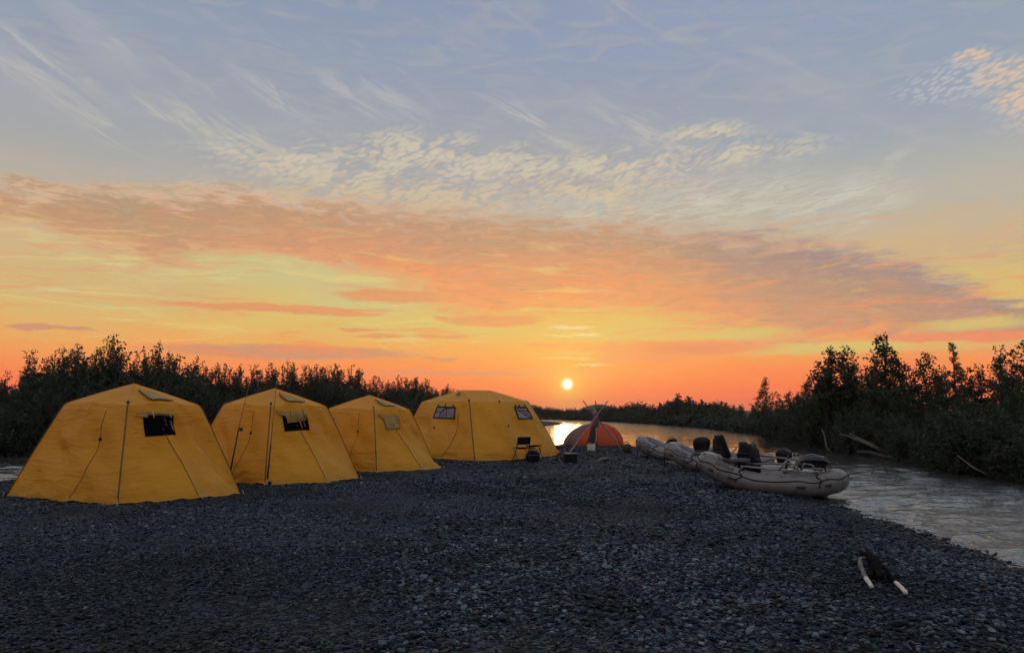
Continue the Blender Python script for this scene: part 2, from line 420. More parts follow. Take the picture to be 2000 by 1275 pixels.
BAR = [W(2000, 1115), W(1900, 1074), W(1800, 1040), W(1700, 1008), W(1635, 985), Vector((5.75, 15.6)), Vector((5.7, 18.0)), Vector((5.7, 22)), Vector((5.9, 27)), Vector((6.2, 33)), Vector((5.8, 37)),
       W(1180, 863), W(1110, 864), W(1072, 871), W(1052, 876), Vector((-0.6, 29.6)), Vector((-3.6, 26)), Vector((-6.8, 22.0)), Vector((-9.6, 19)), W(60, 939), W(0, 941), W(-300, 945), Vector((-45, 15)),
       Vector((-45, -25)), Vector((8, -25)), Vector((7.2, -5)), Vector((6.7, 3)), Vector((6.1, 6))]
def signed(P, X, Y):
    """signed distance to polygon P, positive inside"""
    X = np.asarray(X, float); Y = np.asarray(Y, float)
    dmin = np.full(X.shape, 1e9); ins = np.zeros(X.shape, bool)
    for a, b in zip(P, P[1:] + P[:1]):
        ex, ey = b[0] - a[0], b[1] - a[1]
        t = np.clip(((X - a[0]) * ex + (Y - a[1]) * ey) / (ex * ex + ey * ey + 1e-12), 0, 1)
        dmin = np.minimum(dmin, np.hypot(X - a[0] - t * ex, Y - a[1] - t * ey))
        if abs(ey) > 1e-12:
            c = ((a[1] > Y) != (b[1] > Y)) & (X < ex * (Y - a[1]) / ey + a[0]); ins ^= c
    return np.where(ins, dmin, -dmin)
def waves(X, Y, k, seed):
    r = np.random.default_rng(seed); s = 0
    for i in range(7):
        a = r.uniform(0, 6.283); q = k * (1.35 ** i); s = s + np.sin((X * np.cos(a) + Y * np.sin(a)) * q + r.uniform(0, 6.28)) / (1.2 ** i)
    return s / 4.2
def bar_z(X, Y):
    sd = signed(BAR, X, Y) + waves(X, Y, 1.7, 3) * 0.13 + waves(X, Y, 6.0, 4) * 0.04
    u = np.clip(sd / 1.7, 0, 1)
    z = np.where(sd > 0, WATER_Z * (1 - u) ** 1.6, WATER_Z + sd * 0.22)
    return np.maximum(z, -0.9) + (waves(X, Y, 0.9, 5) * 0.022 + waves(X, Y, 3.1, 6) * 0.008) * np.clip(u + 0.15, 0, 1)
def gz(x, y): return float(bar_z(np.array([x]), np.array([y]))[0])
def on_bar(px, py):
    p = G(px, py); return Vector((p.x, p.y, gz(p.x, p.y)))

def gravel_fn(N, p, co):
    x, y, z = N.sep(co)
    v = N.voronoi(co, 26.0, 'F1', dim='3D'); vc = N.voronoi(co, 26.0, 'F1', out='Color', dim='3D')
    r, g, b = N.sep(vc)
    big = N.noise(co, 0.45, 4.0, 0.6, dim='3D')
    tone = N.mix(N.math('POWER', r, 2.0), (0.003, 0.004, 0.006), (0.070, 0.100, 0.134))  # dark end near black: shade of the gaps between stones put into the colour
    tone = N.mix(N.step(g, 0.86, 0.98), tone, (0.12, 0.12, 0.12))
    tone = N.mix(N.step(big, 0.42, 0.66) * 0.7, tone, (0.011, 0.013, 0.015))
    wet = N.step(z, WATER_Z + 0.05, WATER_Z - 0.01)
    N.put(p.inputs['Base Color'], N.mix(wet * 0.75, tone, (0.014, 0.016, 0.018)))
    N.put(p.inputs['Roughness'], 0.72 - wet * 0.45)
    p.inputs['Specular IOR Level'].default_value = 0.08
    bump(N, p, (0.5 - v) * 1.0 + N.noise(co, 9.0, 3.0, 0.6, dim='3D') * 0.6, 0.03, 0.9)
M_GRAVEL = material('gravel', gravel_fn)
def soil_fn(N, p, co):
    n = N.noise(co, 1.3, 5.0, 0.65, dim='3D')
    N.put(p.inputs['Base Color'], N.mix(N.step(n, 0.3, 0.7), (0.018, 0.02, 0.014), (0.05, 0.045, 0.032)))
    p.inputs['Roughness'].default_value = 0.9
    bump(N, p, n, 0.15)
M_SOIL = material('bank_soil', soil_fn)
def pebble_fn(N, p, co):
    oi = N.n('ShaderNodeObjectInfo'); rnd = V(N, oi.outputs['Random']); loc = V(N, oi.outputs['Location'])
    n = N.noise(co, 2.2, 4.0, 0.6, dim='3D')
    c = N.ramp(rnd, [(0.0, (0.003, 0.005, 0.007)), (0.36, (0.010, 0.017, 0.024)), (0.52, (0.050, 0.076, 0.100)), (0.60, (0.018, 0.026, 0.033)), (0.78, (0.150, 0.205, 0.245)),
                     (0.90, (0.060, 0.060, 0.058)), (0.975, (0.14, 0.165, 0.19)), (1.0, (0.30, 0.32, 0.33))], srgb=False)
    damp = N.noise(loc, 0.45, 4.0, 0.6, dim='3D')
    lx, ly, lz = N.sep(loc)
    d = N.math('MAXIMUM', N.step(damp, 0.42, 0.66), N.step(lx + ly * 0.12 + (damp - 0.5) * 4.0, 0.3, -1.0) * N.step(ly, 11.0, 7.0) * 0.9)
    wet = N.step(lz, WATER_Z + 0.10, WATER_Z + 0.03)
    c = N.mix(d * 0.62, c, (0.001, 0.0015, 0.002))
    c = N.mix(wet * 0.7, c, (0.006, 0.007, 0.008))
    N.put(p.inputs['Base Color'], N.mix(N.step(n, 0.35, 0.75) * 0.25, c, (0.02, 0.026, 0.032)))
    N.put(p.inputs['Roughness'], 0.60 - wet * 0.3)
    p.inputs['Specular IOR Level'].default_value = 0.12
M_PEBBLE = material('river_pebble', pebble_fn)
def water_fn(N, p, co):
    x, y, z = N.sep(co)
    d = N.math('SQRT', x * x + y * y)
    p.inputs['Base Color'].default_value = (0.045, 0.045, 0.04, 1)      # silty melt water
    N.put(p.inputs['Roughness'], N.step(d, 30.0, 120.0, 0.045, 0.20))
    p.inputs['IOR'].default_value = 2.9
    q = N.xyz(x * 0.94 + y * 0.34, y * 0.94 - x * 0.34)            # current sets along the bar
    qx, qy, _ = N.sep(q)
    a = N.noise(N.xyz(qx * 3.0, qy * 1.5), 1.0, 4.0, 0.6, 1.0)
    b = N.noise(N.xyz(qx * 9.0, qy * 5.0), 1.0, 3.0, 0.55, 0.8)
    near = N.step(d, 40.0, 8.0)
    far = N.step(d, 30.0, 70.0, 0.0, 1.0) * N.step(d, 60.0, 160.0, 1.0, 0.35)
    bump(N, p, a * 0.045 * far + b * 0.034 * near, 1.0, 1.0)
M_WATER = material('river_water', water_fn)

def heightfield(name, xs, ys, fz, mat):
    X, Y = np.meshgrid(xs, ys); Z = fz(X, Y); nx, ny = len(xs), len(ys)
    v = np.stack([X.ravel(), Y.ravel(), Z.ravel()], 1)
    i = np.arange(nx * ny).reshape(ny, nx)
    f = np.stack([i[:-1, :-1].ravel(), i[:-1, 1:].ravel(), i[1:, 1:].ravel(), i[1:, :-1].ravel()], 1)
    me = bpy.data.meshes.new(name); me.from_pydata(v.tolist(), [], f.tolist()); me.update()
    return tag(link(name, me, mat), kind='structure')
# gravel bar: fine near the camera, coarser behind
ys = np.concatenate([np.linspace(-25, 2, 20)[:-1], np.linspace(2, 16, 190)[:-1], np.linspace(16, 46, 170)])
xs = np.concatenate([np.linspace(-47, -14, 30)[:-1], np.linspace(-14, 9, 260)])
bar = heightfield('gravel_bar', xs, ys, bar_z, M_GRAVEL)
def land_z(X, Y):
    sd = -signed(RIVER, X, Y) + waves(X, Y, 0.8, 11) * 0.5
    return np.clip(np.where(sd < 0, WATER_Z + sd * 0.3, WATER_Z + np.minimum(sd * 0.25, 0.16) + np.clip(sd, 0, 60) * 0.006), -1.0, 3) + np.where(sd > 0.5, waves(X, Y, 0.3, 12) * 0.08, 0)
def spread(lo, hi, c, n, k):
    t = np.linspace(math.asinh((lo - c) / k), math.asinh((hi - c) / k), n); return c + np.sinh(t) * k
land = heightfield('bank_terrain', spread(-900, 900, 5, 230, 14), spread(-500, 1200, 25, 260, 18), land_z, M_SOIL)
def river_z(X, Y):
    """current ripples: many short crested trains, steeper in the riffles"""
    r = np.random.default_rng(91); Z = np.zeros_like(X)
    wx = waves(X, Y, 0.35, 92) * 0.8; wy = waves(X, Y, 0.35, 93) * 0.8
    for i in range(26):
        lam = 0.26 * (1.055 ** i); a = r.normal(1.45, 0.55); k = 6.283 / lam
        grp = 0.5 + 0.5 * waves(X * 1.0, Y * 1.0, 1.2 / lam ** 0.5, 100 + i)
        Z += np.sin(((X + wx) * np.cos(a) + (Y + wy) * np.sin(a)) * k + r.uniform(0, 6.28)) * grp * lam ** 0.7 * 0.016
    rif = 0.55 + 0.45 * np.clip(waves(X, Y, 0.16, 94) + 0.3, -1, 1)
    d = np.hypot(X, Y); fade = np.clip((75 - d) / 45, 0, 1) * np.clip((d - 2) / 3, 0, 1) * (np.abs(X) < 24) * (Y < 75)
    return WATER_Z + Z * rif * fade * np.clip(1.25 - d / 60, 0.5, 1.0)
wy_ = [3.2]
while wy_[-1] < 76: wy_.append(wy_[-1] + max(0.065, 0.0062 * wy_[-1]))
wx_ = np.concatenate([np.linspace(-900, -24, 14)[:-1], np.linspace(-24, 3, 210)[:-1], np.linspace(3, 15, 160)[:-1], np.linspace(15, 24, 50)[:-1], np.linspace(24, 900, 14)])
heightfield('river', wx_, np.concatenate([np.linspace(-500, 3.2, 16)[:-1], wy_[:-1], np.linspace(wy_[-1], 1200, 24)]), river_z, M_WATER)
# low spit of gravel in the bend, and a far hill
sp_a = [W(1020, 824), W(1060, 823.5), W(1101, 826.5), W(1092, 829), W(1058, 833), W(1020, 836)]
c = sum(sp_a, Vector((0, 0))) / len(sp_a)
ring = resample(sp_a + [sp_a[0]], 1.5)[:-1]
mb = MB(); n = len(ring); V_ = []
for k, z in ((1.06, -0.35), (0.97, WATER_Z + 0.05), (0.6, 0.08)):
    V_ += [(c.x + (q.x - c.x) * k, c.y + (q.y - c.y) * k, z) for q in ring]
V_.append((c.x, c.y, 0.10))
F_ = [(r * n + i, r * n + (i + 1) % n, (r + 1) * n + (i + 1) % n, (r + 1) * n + i) for r in range(2) for i in range(n)] + [(2 * n + i, 2 * n + (i + 1) % n, 3 * n) for i in range(n)]
mb.add(V_, F_); tag(mb.build('gravel_spit', M_GRAVEL), kind='structure')
hc = D(1168, 790, 520.0)
mb = MB()
def hill_fn(u, v):
    th = u * 2 * math.pi; r = v
    h = (math.cos(min(r, 1) * math.pi) * 0.5 + 0.5) * (1 + 0.12 * mnoise.noise((math.cos(th) * r * 2, math.sin(th) * r * 2, 3)))
    return (hc.x + math.cos(th) * r * 24, hc.y + math.sin(th) * r * 30, -0.6 + h * 6.0)
mb.grid(hill_fn, 40, 14, wrap_u=True); tag(mb.build('hill', M_SOIL), kind='structure')

# ---- loose stones on the bar
def scatter(n, y0, y1, power, smin, smax, seed):
    r = np.random.default_rng(seed)
    Y = y0 + (y1 - y0) * r.random(n) ** power
    X = (r.random(n) * 2 - 1) * (Y * 0.70 + 1.6)
    sd = signed(BAR, X, Y); ok = (sd > -0.7) & (X > -13.8)
    X, Y = X[ok], Y[ok]; m = len(X)
    patch = waves(X, Y, 0.7, 21)
    s = smin + (smax - smin) * r.random(m) ** 3.2
    s *= np.where(patch > 0.3, 0.6, 1.0) * np.where(X < -0.4 - 0.1 * Y + waves(X, Y, 0.8, 23) * 0.7, 0.72, 1.0)
    return X, Y, s, r
def stones(name, sets):
    P, SC, RO, VA = [], [], [], []
    for n, y0, y1, power, smin, smax, seed in sets:
        X, Y, s, r = scatter(n, y0, y1, power, smin, smax, seed); m = len(X)
        Z = bar_z(X, Y) + s * r.uniform(0.05, 0.30, m)
        P.append(np.stack([X, Y, Z], 1))
        SC.append(np.stack([s * r.uniform(0.8, 1.35, m), s * r.uniform(0.65, 1.0, m), s * r.uniform(0.32, 0.62, m)], 1))
        RO.append(np.stack([r.normal(0, 0.22, m), r.normal(0, 0.22, m), r.uniform(0, 6.283, m)], 1))
        VA.append(r.integers(0, 6, m))
    P, SC, RO, VA = np.concatenate(P), np.concatenate(SC), np.concatenate(RO), np.concatenate(VA)
    me = bpy.data.meshes.new(name); me.vertices.add(len(P)); me.vertices.foreach_set('co', P.astype(np.float32).ravel())
    for nm, typ, key, arr in (('stone_size', 'FLOAT_VECTOR', 'vector', SC), ('stone_turn', 'FLOAT_VECTOR', 'vector', RO), ('stone_kind', 'INT', 'value', VA)):
        at = me.attributes.new(nm, typ, 'POINT'); at.data.foreach_set(key, arr.astype(np.float32 if typ != 'INT' else np.int32).ravel())
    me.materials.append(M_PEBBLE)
    o = bpy.data.objects.new(name, me); COL.objects.link(o)
    g = bpy.data.node_groups.new('stone_scatter', 'GeometryNodeTree')
    g.interface.new_socket('Geometry', in_out='INPUT', socket_type='NodeSocketGeometry'); g.interface.new_socket('Geometry', in_out='OUTPUT', socket_type='NodeSocketGeometry')
    nn, L = g.nodes.new, g.links.new
    gi, go = nn('NodeGroupInput'), nn('NodeGroupOutput')
    join = nn('GeometryNodeJoinGeometry')
    for k in range(6):
        ico = nn('GeometryNodeMeshIcoSphere'); ico.inputs['Radius'].default_value = 0.5; ico.inputs['Subdivisions'].default_value = 2
        tx = nn('ShaderNodeTexNoise'); tx.noise_dimensions = '4D'; tx.inputs['W'].default_value = k * 5.3; tx.inputs['Scale'].default_value = 1.5; tx.inputs['Detail'].default_value = 1.0
        sub = nn('ShaderNodeVectorMath'); sub.operation = 'SUBTRACT'; sub.inputs[1].default_value = (0.5, 0.5, 0.5); L(tx.outputs['Color'], sub.inputs[0])
        mul = nn('ShaderNodeVectorMath'); mul.operation = 'SCALE'; mul.inputs['Scale'].default_value = 0.75; L(sub.outputs[0], mul.inputs[0])
        sp = nn('GeometryNodeSetPosition'); L(ico.outputs['Mesh'], sp.inputs['Geometry']); L(mul.outputs[0], sp.inputs['Offset'])
        sm = nn('GeometryNodeSetShadeSmooth'); L(sp.outputs[0], sm.inputs['Geometry'])
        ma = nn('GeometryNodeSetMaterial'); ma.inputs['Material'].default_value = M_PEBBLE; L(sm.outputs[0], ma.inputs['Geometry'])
        ti = nn('GeometryNodeGeometryToInstance'); L(ma.outputs[0], ti.inputs[0]); L(ti.outputs[0], join.inputs[0])
    def attr(nm, typ):
        a = nn('GeometryNodeInputNamedAttribute'); a.data_type = typ; a.inputs['Name'].default_value = nm
        return next(s for s in a.outputs if s.enabled and s.name == 'Attribute')
    pts = nn('GeometryNodeMeshToPoints'); L(gi.outputs[0], pts.inputs[0])
    iop = nn('GeometryNodeInstanceOnPoints'); iop.inputs['Pick Instance'].default_value = True
    L(pts.outputs[0], iop.inputs['Points']); L(join.outputs[0], iop.inputs['Instance'])
    L(attr('stone_kind', 'INT'), iop.inputs['Instance Index'])
    er = nn('FunctionNodeEulerToRotation'); L(attr('stone_turn', 'FLOAT_VECTOR'), er.inputs[0]); L(er.outputs[0], iop.inputs['Rotation'])
    L(attr('stone_size', 'FLOAT_VECTOR'), iop.inputs['Scale'])
    L(iop.outputs[0], go.inputs[0])
    md = o.modifiers.new('scatter', 'NODES'); md.node_group = g
    return o
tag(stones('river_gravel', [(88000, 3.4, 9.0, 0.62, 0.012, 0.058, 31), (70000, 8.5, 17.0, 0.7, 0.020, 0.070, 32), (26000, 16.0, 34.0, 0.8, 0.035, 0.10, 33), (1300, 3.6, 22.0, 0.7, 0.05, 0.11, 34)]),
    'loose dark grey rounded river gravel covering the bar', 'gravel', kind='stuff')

# ------------------------------------------------------------------ shrubs and trees
def leaf_fn(a, b):
    def fn(N, p, co):
        m = N.t
        n = N.noise(co, 0.9, 3.0, 0.6, dim='3D'); n2 = N.noise(co, 9.0, 2.0, 0.6, dim='3D')
        c = N.mix(N.step(n * 0.5 + n2 * 0.5, 0.35, 0.65), a, b)
        N.put(p.inputs['Base Color'], c); p.inputs['Roughness'].default_value = 0.55
        p.inputs['Specular IOR Level'].default_value = 0.3
        tr = N.n('ShaderNodeBsdfTranslucent'); N.put(tr.inputs[0], c)
        mx = N.n('ShaderNodeMixShader'); mx.inputs[0].default_value = 0.22
        m.links.new(p.outputs[0], mx.inputs[1]); m.links.new(tr.outputs[0], mx.inputs[2])
        m.links.new(mx.outputs[0], m.nodes['Material Output'].inputs['Surface'])
    return fn
M_WILLOW = material('willow_leaf', leaf_fn((0.014, 0.023, 0.014), (0.066, 0.090, 0.054)))
M_ALDER = material('alder_leaf', leaf_fn((0.012, 0.023, 0.011), (0.058, 0.086, 0.038)))
M_NEEDLE = material('spruce_needle', leaf_fn((0.018, 0.030, 0.022), (0.040, 0.055, 0.035)))
M_BARK = simple('bark', (0.055, 0.045, 0.036), 0.9, var=0.4, scale=14)
M_DEADWOOD = simple('bleached_wood', (0.16, 0.145, 0.12), 0.85, var=0.35, scale=9, bmp=0.01)

def leaves_mesh(name, C, A, B, Ln, Wd, mat):
    """diamond leaves: centre C, axis A, side B, length, width"""
    n = len(C); L2, W2 = (Ln / 2)[:, None], (Wd / 2)[:, None]
    nrm = np.cross(A, B); sag = nrm * L2 * 0.25
    v = np.stack([C - A * L2, C + B * W2 + sag, C + A * L2, C - B * W2 + sag], 1).reshape(-1, 3)
    f = np.arange(n * 4).reshape(n, 4)
    me = bpy.data.meshes.new(name); me.from_pydata(v.tolist(), [], f.tolist()); me.update(); me.materials.append(mat)
    return me
def frames(n, r, up=0.3):
    A = r.normal(size=(n, 3)); A[:, 2] += up; A /= np.linalg.norm(A, axis=1)[:, None]
    T = r.normal(size=(n, 3)); B = np.cross(A, T); B /= np.linalg.norm(B, axis=1)[:, None] + 1e-9
    return A, B
def willow(seed, h=4.2, stems=15, rad=1.25, leaf=0.11):
    r = np.random.default_rng(seed); wood = MB(); C = []
    for k in range(stems):
        a = r.uniform(0, 6.283); b0 = r.uniform(0, 0.35) * np.array([math.cos(a), math.sin(a)])
        lean = r.uniform(0.15, 1.0) * rad; hh = h * (r.uniform(0.66, 0.93) if k > 6 else r.uniform(0.88, 1.0)) * (1 - 0.22 * (lean / rad) ** 2)
        tt = np.linspace(0, 1, 8); wob = r.normal(0, 0.05, (8, 2)).cumsum(0)
        P = np.stack([b0[0] + math.cos(a) * lean * tt ** 1.25 + wob[:, 0], b0[1] + math.sin(a) * lean * tt ** 1.25 + wob[:, 1], hh * tt], 1)
        wood.tube(P.tolist(), [0.035 * (1 - 0.85 * q) + 0.003 for q in tt], 5)
        nt = int(hh * 9.5)
        for q in np.linspace(0.10, 0.99, nt):
            i = min(int(q * 7), 6); base = P[i] + (P[i + 1] - P[i]) * (q * 7 - i)
            ang = r.uniform(0, 6.283); ln = (0.62 * (1 - q) ** 0.7 + 0.10) * r.uniform(0.6, 1.25)
            dr = np.array([math.cos(ang) * 0.75, math.sin(ang) * 0.75, r.uniform(0.35, 0.95)]); dr /= np.linalg.norm(dr)
            m = int(5 + ln * 15)
            s = r.uniform(0.1, 1.0, m)[:, None]
            C.append(base + dr * ln * s + r.normal(0, 0.045, (m, 3)))
    m = int(1500 * (h / 4.2)); u = r.normal(size=(m, 3)); u /= np.linalg.norm(u, axis=1)[:, None]; u *= (r.random(m) ** 0.45)[:, None]
    inner = u * np.array([rad * 0.95, rad * 0.95, h * 0.36]) + np.array([0, 0, h * 0.37]); nC = sum(map(len, C))
    C = np.concatenate(C + [inner]); n = len(C); A, B = frames(n, r, 0.7)
    Ln = leaf * r.uniform(0.7, 1.4, n); Ln[nC:] *= 1.8; Wd = Ln * r.uniform(0.32, 0.5, n)
    return wood, leaves_mesh('foliage', C, A, B, Ln, Wd, M_WILLOW)
def alder(seed, h=5.0, rad=1.5, leaf=0.12, lead=2, airy=1.0):
    r = np.random.default_rng(seed); wood = MB(); C = []
    for k in range(lead):
        a = r.uniform(0, 6.283); hh = h * (1 if k == 0 else r.uniform(0.7, 0.92)); off = 0.0 if k == 0 else r.uniform(0.3, 0.75)
        tt = np.linspace(0, 1, 10); wob = r.normal(0, 0.055, (10, 2)).cumsum(0); wob -= wob[0]
        P = np.stack([math.cos(a) * off * tt + wob[:, 0], math.sin(a) * off * tt + wob[:, 1], hh * tt], 1)
        wood.tube(P.tolist(), [0.075 * (h / 5) * (1 - 0.92 * q) + 0.004 for q in tt], 6)
        for q in np.linspace(0.08, 0.985, int(hh * 7.5)):
            i = min(int(q * 9), 8); base = P[i] + (P[i + 1] - P[i]) * (q * 9 - i)
            ang = r.uniform(0, 6.283); prof = math.sin(min(1.0, (1 - q) * 1.25) * math.pi / 2) * (0.55 + 0.45 * min(1, q / 0.3))
            ln = rad * prof * r.uniform(0.5, 1.1) + 0.12
            up = r.uniform(0.15, 0.75)
            dr = np.array([math.cos(ang), math.sin(ang), up]); dr /= np.linalg.norm(dr)
            e = base + dr * ln; mid = base + dr * ln * 0.5 - np.array([0, 0, 0.06 * ln])
            wood.tube([base.tolist(), mid.tolist(), e.tolist()], [0.018 * (1 - q) + 0.006, 0.011 * (1 - q) + 0.004, 0.003], 4, cap=False)
            for c2 in range(int(2 + ln * 4.2 * airy)):
                s = r.uniform(0.25, 1.05); cc = base + (e - base) * s + r.normal(0, 0.10, 3) * np.array([1, 1, 0.7])
                m = r.integers(9, 17)
                C.append(cc + r.normal(0, 0.085, (m, 3)))
    C = np.concatenate(C); n = len(C); A, B = frames(n, r, 0.1)
    Ln = leaf * r.uniform(0.6, 1.3, n); Wd = Ln * r.uniform(0.5, 0.75, n)
    return wood, leaves_mesh('foliage', C, A, B, Ln, Wd, M_ALDER)
def spruce(seed, h=6.0, rad=1.3):
    r = np.random.default_rng(seed); wood = MB(); C, A = [], []
    wood.tube([(0, 0, 0), (0.03, 0, h * 0.5), (0, 0.02, h)], [0.1, 0.06, 0.008], 6)
    for q in np.linspace(0.06, 0.98, int(h * 12)):
        ang = r.uniform(0, 6.283); ln = rad * (1 - q) ** 0.85 * r.uniform(0.45, 1.1) + 0.10
        dr = np.array([math.cos(ang), math.sin(ang), -0.12 + 0.5 * q]); e = np.array([0, 0, q * h]) + dr * ln
        wood.tube([(0, 0, q * h), e.tolist()], [0.012, 0.003], 4, cap=False)
        m = int(14 + ln * 48); s = r.uniform(0.12, 1, m)[:, None]
        C.append(np.array([0, 0, q * h]) + dr * ln * s + r.normal(0, 0.05, (m, 3)))
        A.append(dr + r.normal(0, 0.55, (m, 3)))
    C = np.concatenate(C); A = np.concatenate(A); A /= np.linalg.norm(A, axis=1)[:, None]; n = len(C)
    B = np.cross(A, r.normal(size=(n, 3))); B /= np.linalg.norm(B, axis=1)[:, None]
    return wood, leaves_mesh('foliage', C, A, B, r.uniform(0.10, 0.2, n), r.uniform(0.03, 0.06, n), M_NEEDLE)
KINDS = {}
def kind(key, made):
    w, lm = made; wm = bpy.data.meshes.new('trunk'); wm.from_pydata(w.v, [], w.f); wm.update(); wm.shade_smooth(); wm.materials.append(M_BARK)
    KINDS[key] = (wm, lm)
for i in range(4): kind('willow%d' % i, willow(100 + i, 4.2, 21 + i, 1.2 + 0.12 * i))
for i in range(4): kind('alder%d' % i, alder(200 + i, 5.0, 1.25 + 0.15 * i, lead=2 + i % 2))
kind('tall0', alder(241, 5.0, 0.95, 0.13, 3, 0.8)); kind('tall1', alder(247, 5.0, 0.85, 0.13, 2, 0.85))
kind('spruce0', spruce(301)); kind('spruce1', spruce(302, 6.0, 1.0))
H0 = lambda k: 6.0 if k.startswith('spruce') else (4.2 if k.startswith('willow') else 5.0)
def plant(name, key, x, y, h, rz, label, cat, group=None, wide=1.0, sink=0.06):
    z = float(land_z(np.array([x]), np.array([y]))[0]); s = h / H0(key)
    o = empty(name, (x, y, max(z, WATER_Z - 0.1) - sink), rz, (s * wide, s * wide, s)); wm, lm = KINDS[key]
    for nm, me in (('trunk', wm), ('crown', lm)):
        c_ = bpy.data.objects.new(nm, me); COL.objects.link(c_); c_.parent = o
    return tag(o, label, cat, group)
def crown_at(name, key, px, py, y, label, cat, group=None, wide=1.0):
    """tree whose top was measured at (px, py), standing y metres off"""
    p = D(px, py, y); z = float(land_z(np.array([p.x]), np.array([y]))[0])
    return plant(name, key, p.x, y, max(0.8, p.z - z + 0.05), random.uniform(0, 6.28), label, cat, group, wide)
# thicket on the far side of the back channel, left
GL = 'willow shrubs in the thicket behind the yellow tents'
left_tall = [(30, 705, 31, 'willow1', 'dark willow shrub at the left edge of the photo'),
             (185, 668, 31.5, 'willow0', 'tall airy shrub rising left of the first tent\'s peak'),
             (218, 655, 32, 'tall1', 'tallest shrub of the thicket, above the first tent\'s left roof'),
             (330, 668, 33, 'willow3', 'spiky tall shrub above the right roof of the first tent'),
             (640, 703, 45, 'willow2', 'rounded shrub cresting the thicket behind the third tent'),
             (812, 738, 58, 'spruce1', 'small pointed spruce at the thinning right end of the thicket')]
for px, py, y, key, lab in left_tall: crown_at('willow_shrub' if key != 'spruce1' else 'spruce_tree', key, px, py, y, lab, 'shrub' if key != 'spruce1' else 'tree', GL if key != 'spruce1' else None)
skyline = [(-120, 700), (0, 745), (25, 725), (70, 690), (150, 685), (215, 672), (265, 690), (330, 682), (380, 705), (440, 712), (520, 718), (600, 715), (650, 712), (690, 725), (705, 745), (760, 742), (820, 745), (860, 757), (900, 772), (960, 782)]
def sky_y(px): return float(np.interp(px, [q[0] for q in skyline], [q[1] for q in skyline]))
def bank_y(px):
    q = [(-300, 30.0), (0, 30.0), (60, 30.4), (250, 33.0), (450, 38.5), (650, 47.5), (800, 57.0), (900, 72.0), (990, 100.0)]
    return float(np.interp(px, [a[0] for a in q], [a[1] for a in q]))
def zone(px, table):
    for lim, txt in table:
        if px < lim: return txt
    return table[-1][1]
def where_left(px):
    return zone(px, [(60, 'left of the first yellow tent'), (180, 'above the first tent\'s left wall'), (270, 'behind the peak of the first tent'), (360, 'above the first tent\'s right roof'),
                     (450, 'over the gap between the first and second tents'), (540, 'behind the left half of the second tent'), (640, 'behind the right half of the second tent'),
                     (730, 'behind the left half of the third tent'), (820, 'over the gap between the third and the large tent'), (9999, 'behind the roof of the large yellow tent')])
k = 0; px = -230.0
while px < 960:
    y = bank_y(px)
    w = 1444 / y
    for row, (dy, dh) in enumerate(((0.6, 1.0), (2.6, -0.05), (-0.7, 2.1))):
        qx = px + random.uniform(-0.3, 0.3) * w + row * 0.4 * w; yy = y + dy + random.uniform(-0.4, 0.4)
        top = sky_y(qx) - 14 + random.uniform(-4, 7) + dh * 1444 / y * (random.uniform(0.55, 1.0))
        lab = ('low waterside willow bush ' if row == 2 else 'leafy willow shrub in the thicket ') + where_left(qx)
        crown_at('willow_shrub', 'willow%d' % (k % 4), qx, top, yy, lab, 'shrub', GL, random.uniform(0.95, 1.3) if row < 2 else 1.5); k += 1
    px += w * 1.25
# right bank
right_tall = [(1612, 680, 34, 'tall0', 'airy tree with a ragged top, leftmost of the tall trees on the right bank'),
              (1655, 678, 33.5, 'tall1', 'airy tree between the ragged leftmost tree and the tallest on the right bank'),
              (1722, 652, 31.5, 'tall0', 'tallest tree of the right bank, its pointed crown against the orange sky'),
              (1582, 738, 36, 'alder1', 'bushy tree with a drooping left side below the ragged tall tree'),
              (1808, 690, 29, 'tall1', 'thin spire of a tree right of the tallest on the right bank'),
              (1860, 668, 27, 'spruce1', 'slender pointed tree rising above the right bank thicket'),
              (1952, 680, 25.5, 'alder2', 'broad leafy tree near the right edge of the photo'),
              (1998, 668, 25, 'tall1', 'spindly tree cut off by the right edge of the photo'),
              (1492, 742, 50, 'alder0', 'lone taller tree standing above the bend on the right bank'),
              (1545, 765, 42, 'alder3', 'rounded tree between the lone taller tree and the tall right trees')]
for px, py, y, key, lab in right_tall: crown_at('spruce_tree' if 'spruce' in key else 'alder_tree', key, px, py, y, lab, 'tree', 'trees on the right bank', 1.3 if key.startswith('tall') else 1.0)
sk_r = [(1200, 790), (1240, 784), (1280, 790), (1325, 772), (1360, 780), (1400, 782), (1440, 786), (1500, 778), (1560, 765), (1600, 715), (1660, 708), (1700, 700), (1750, 712), (1790, 738), (1830, 715), (1880, 700), (1920, 702), (2000, 702), (2300, 650)]
by_r = [(1200, 112.0), (1300, 92.0), (1400, 74.0), (1500, 53.0), (1560, 42.0), (1640, 33.0), (1700, 30.0), (1850, 24.0), (2000, 20.0), (2200, 16.5)]
def where_right(px):
    return zone(px, [(1470, 'beyond the rafts, before the lone taller tree'), (1530, 'below the lone taller tree'), (1590, 'between the lone and the ragged tree'), (1640, 'below the ragged tree'),
                     (1700, 'behind the fallen poles'), (1770, 'below the tallest tree'), (1840, 'right of the tallest tree'), (1910, 'below the slender pointed tree'), (1970, 'below the broad leafy tree'), (99999, 'at the right edge of the photo')])
px = 1380.0
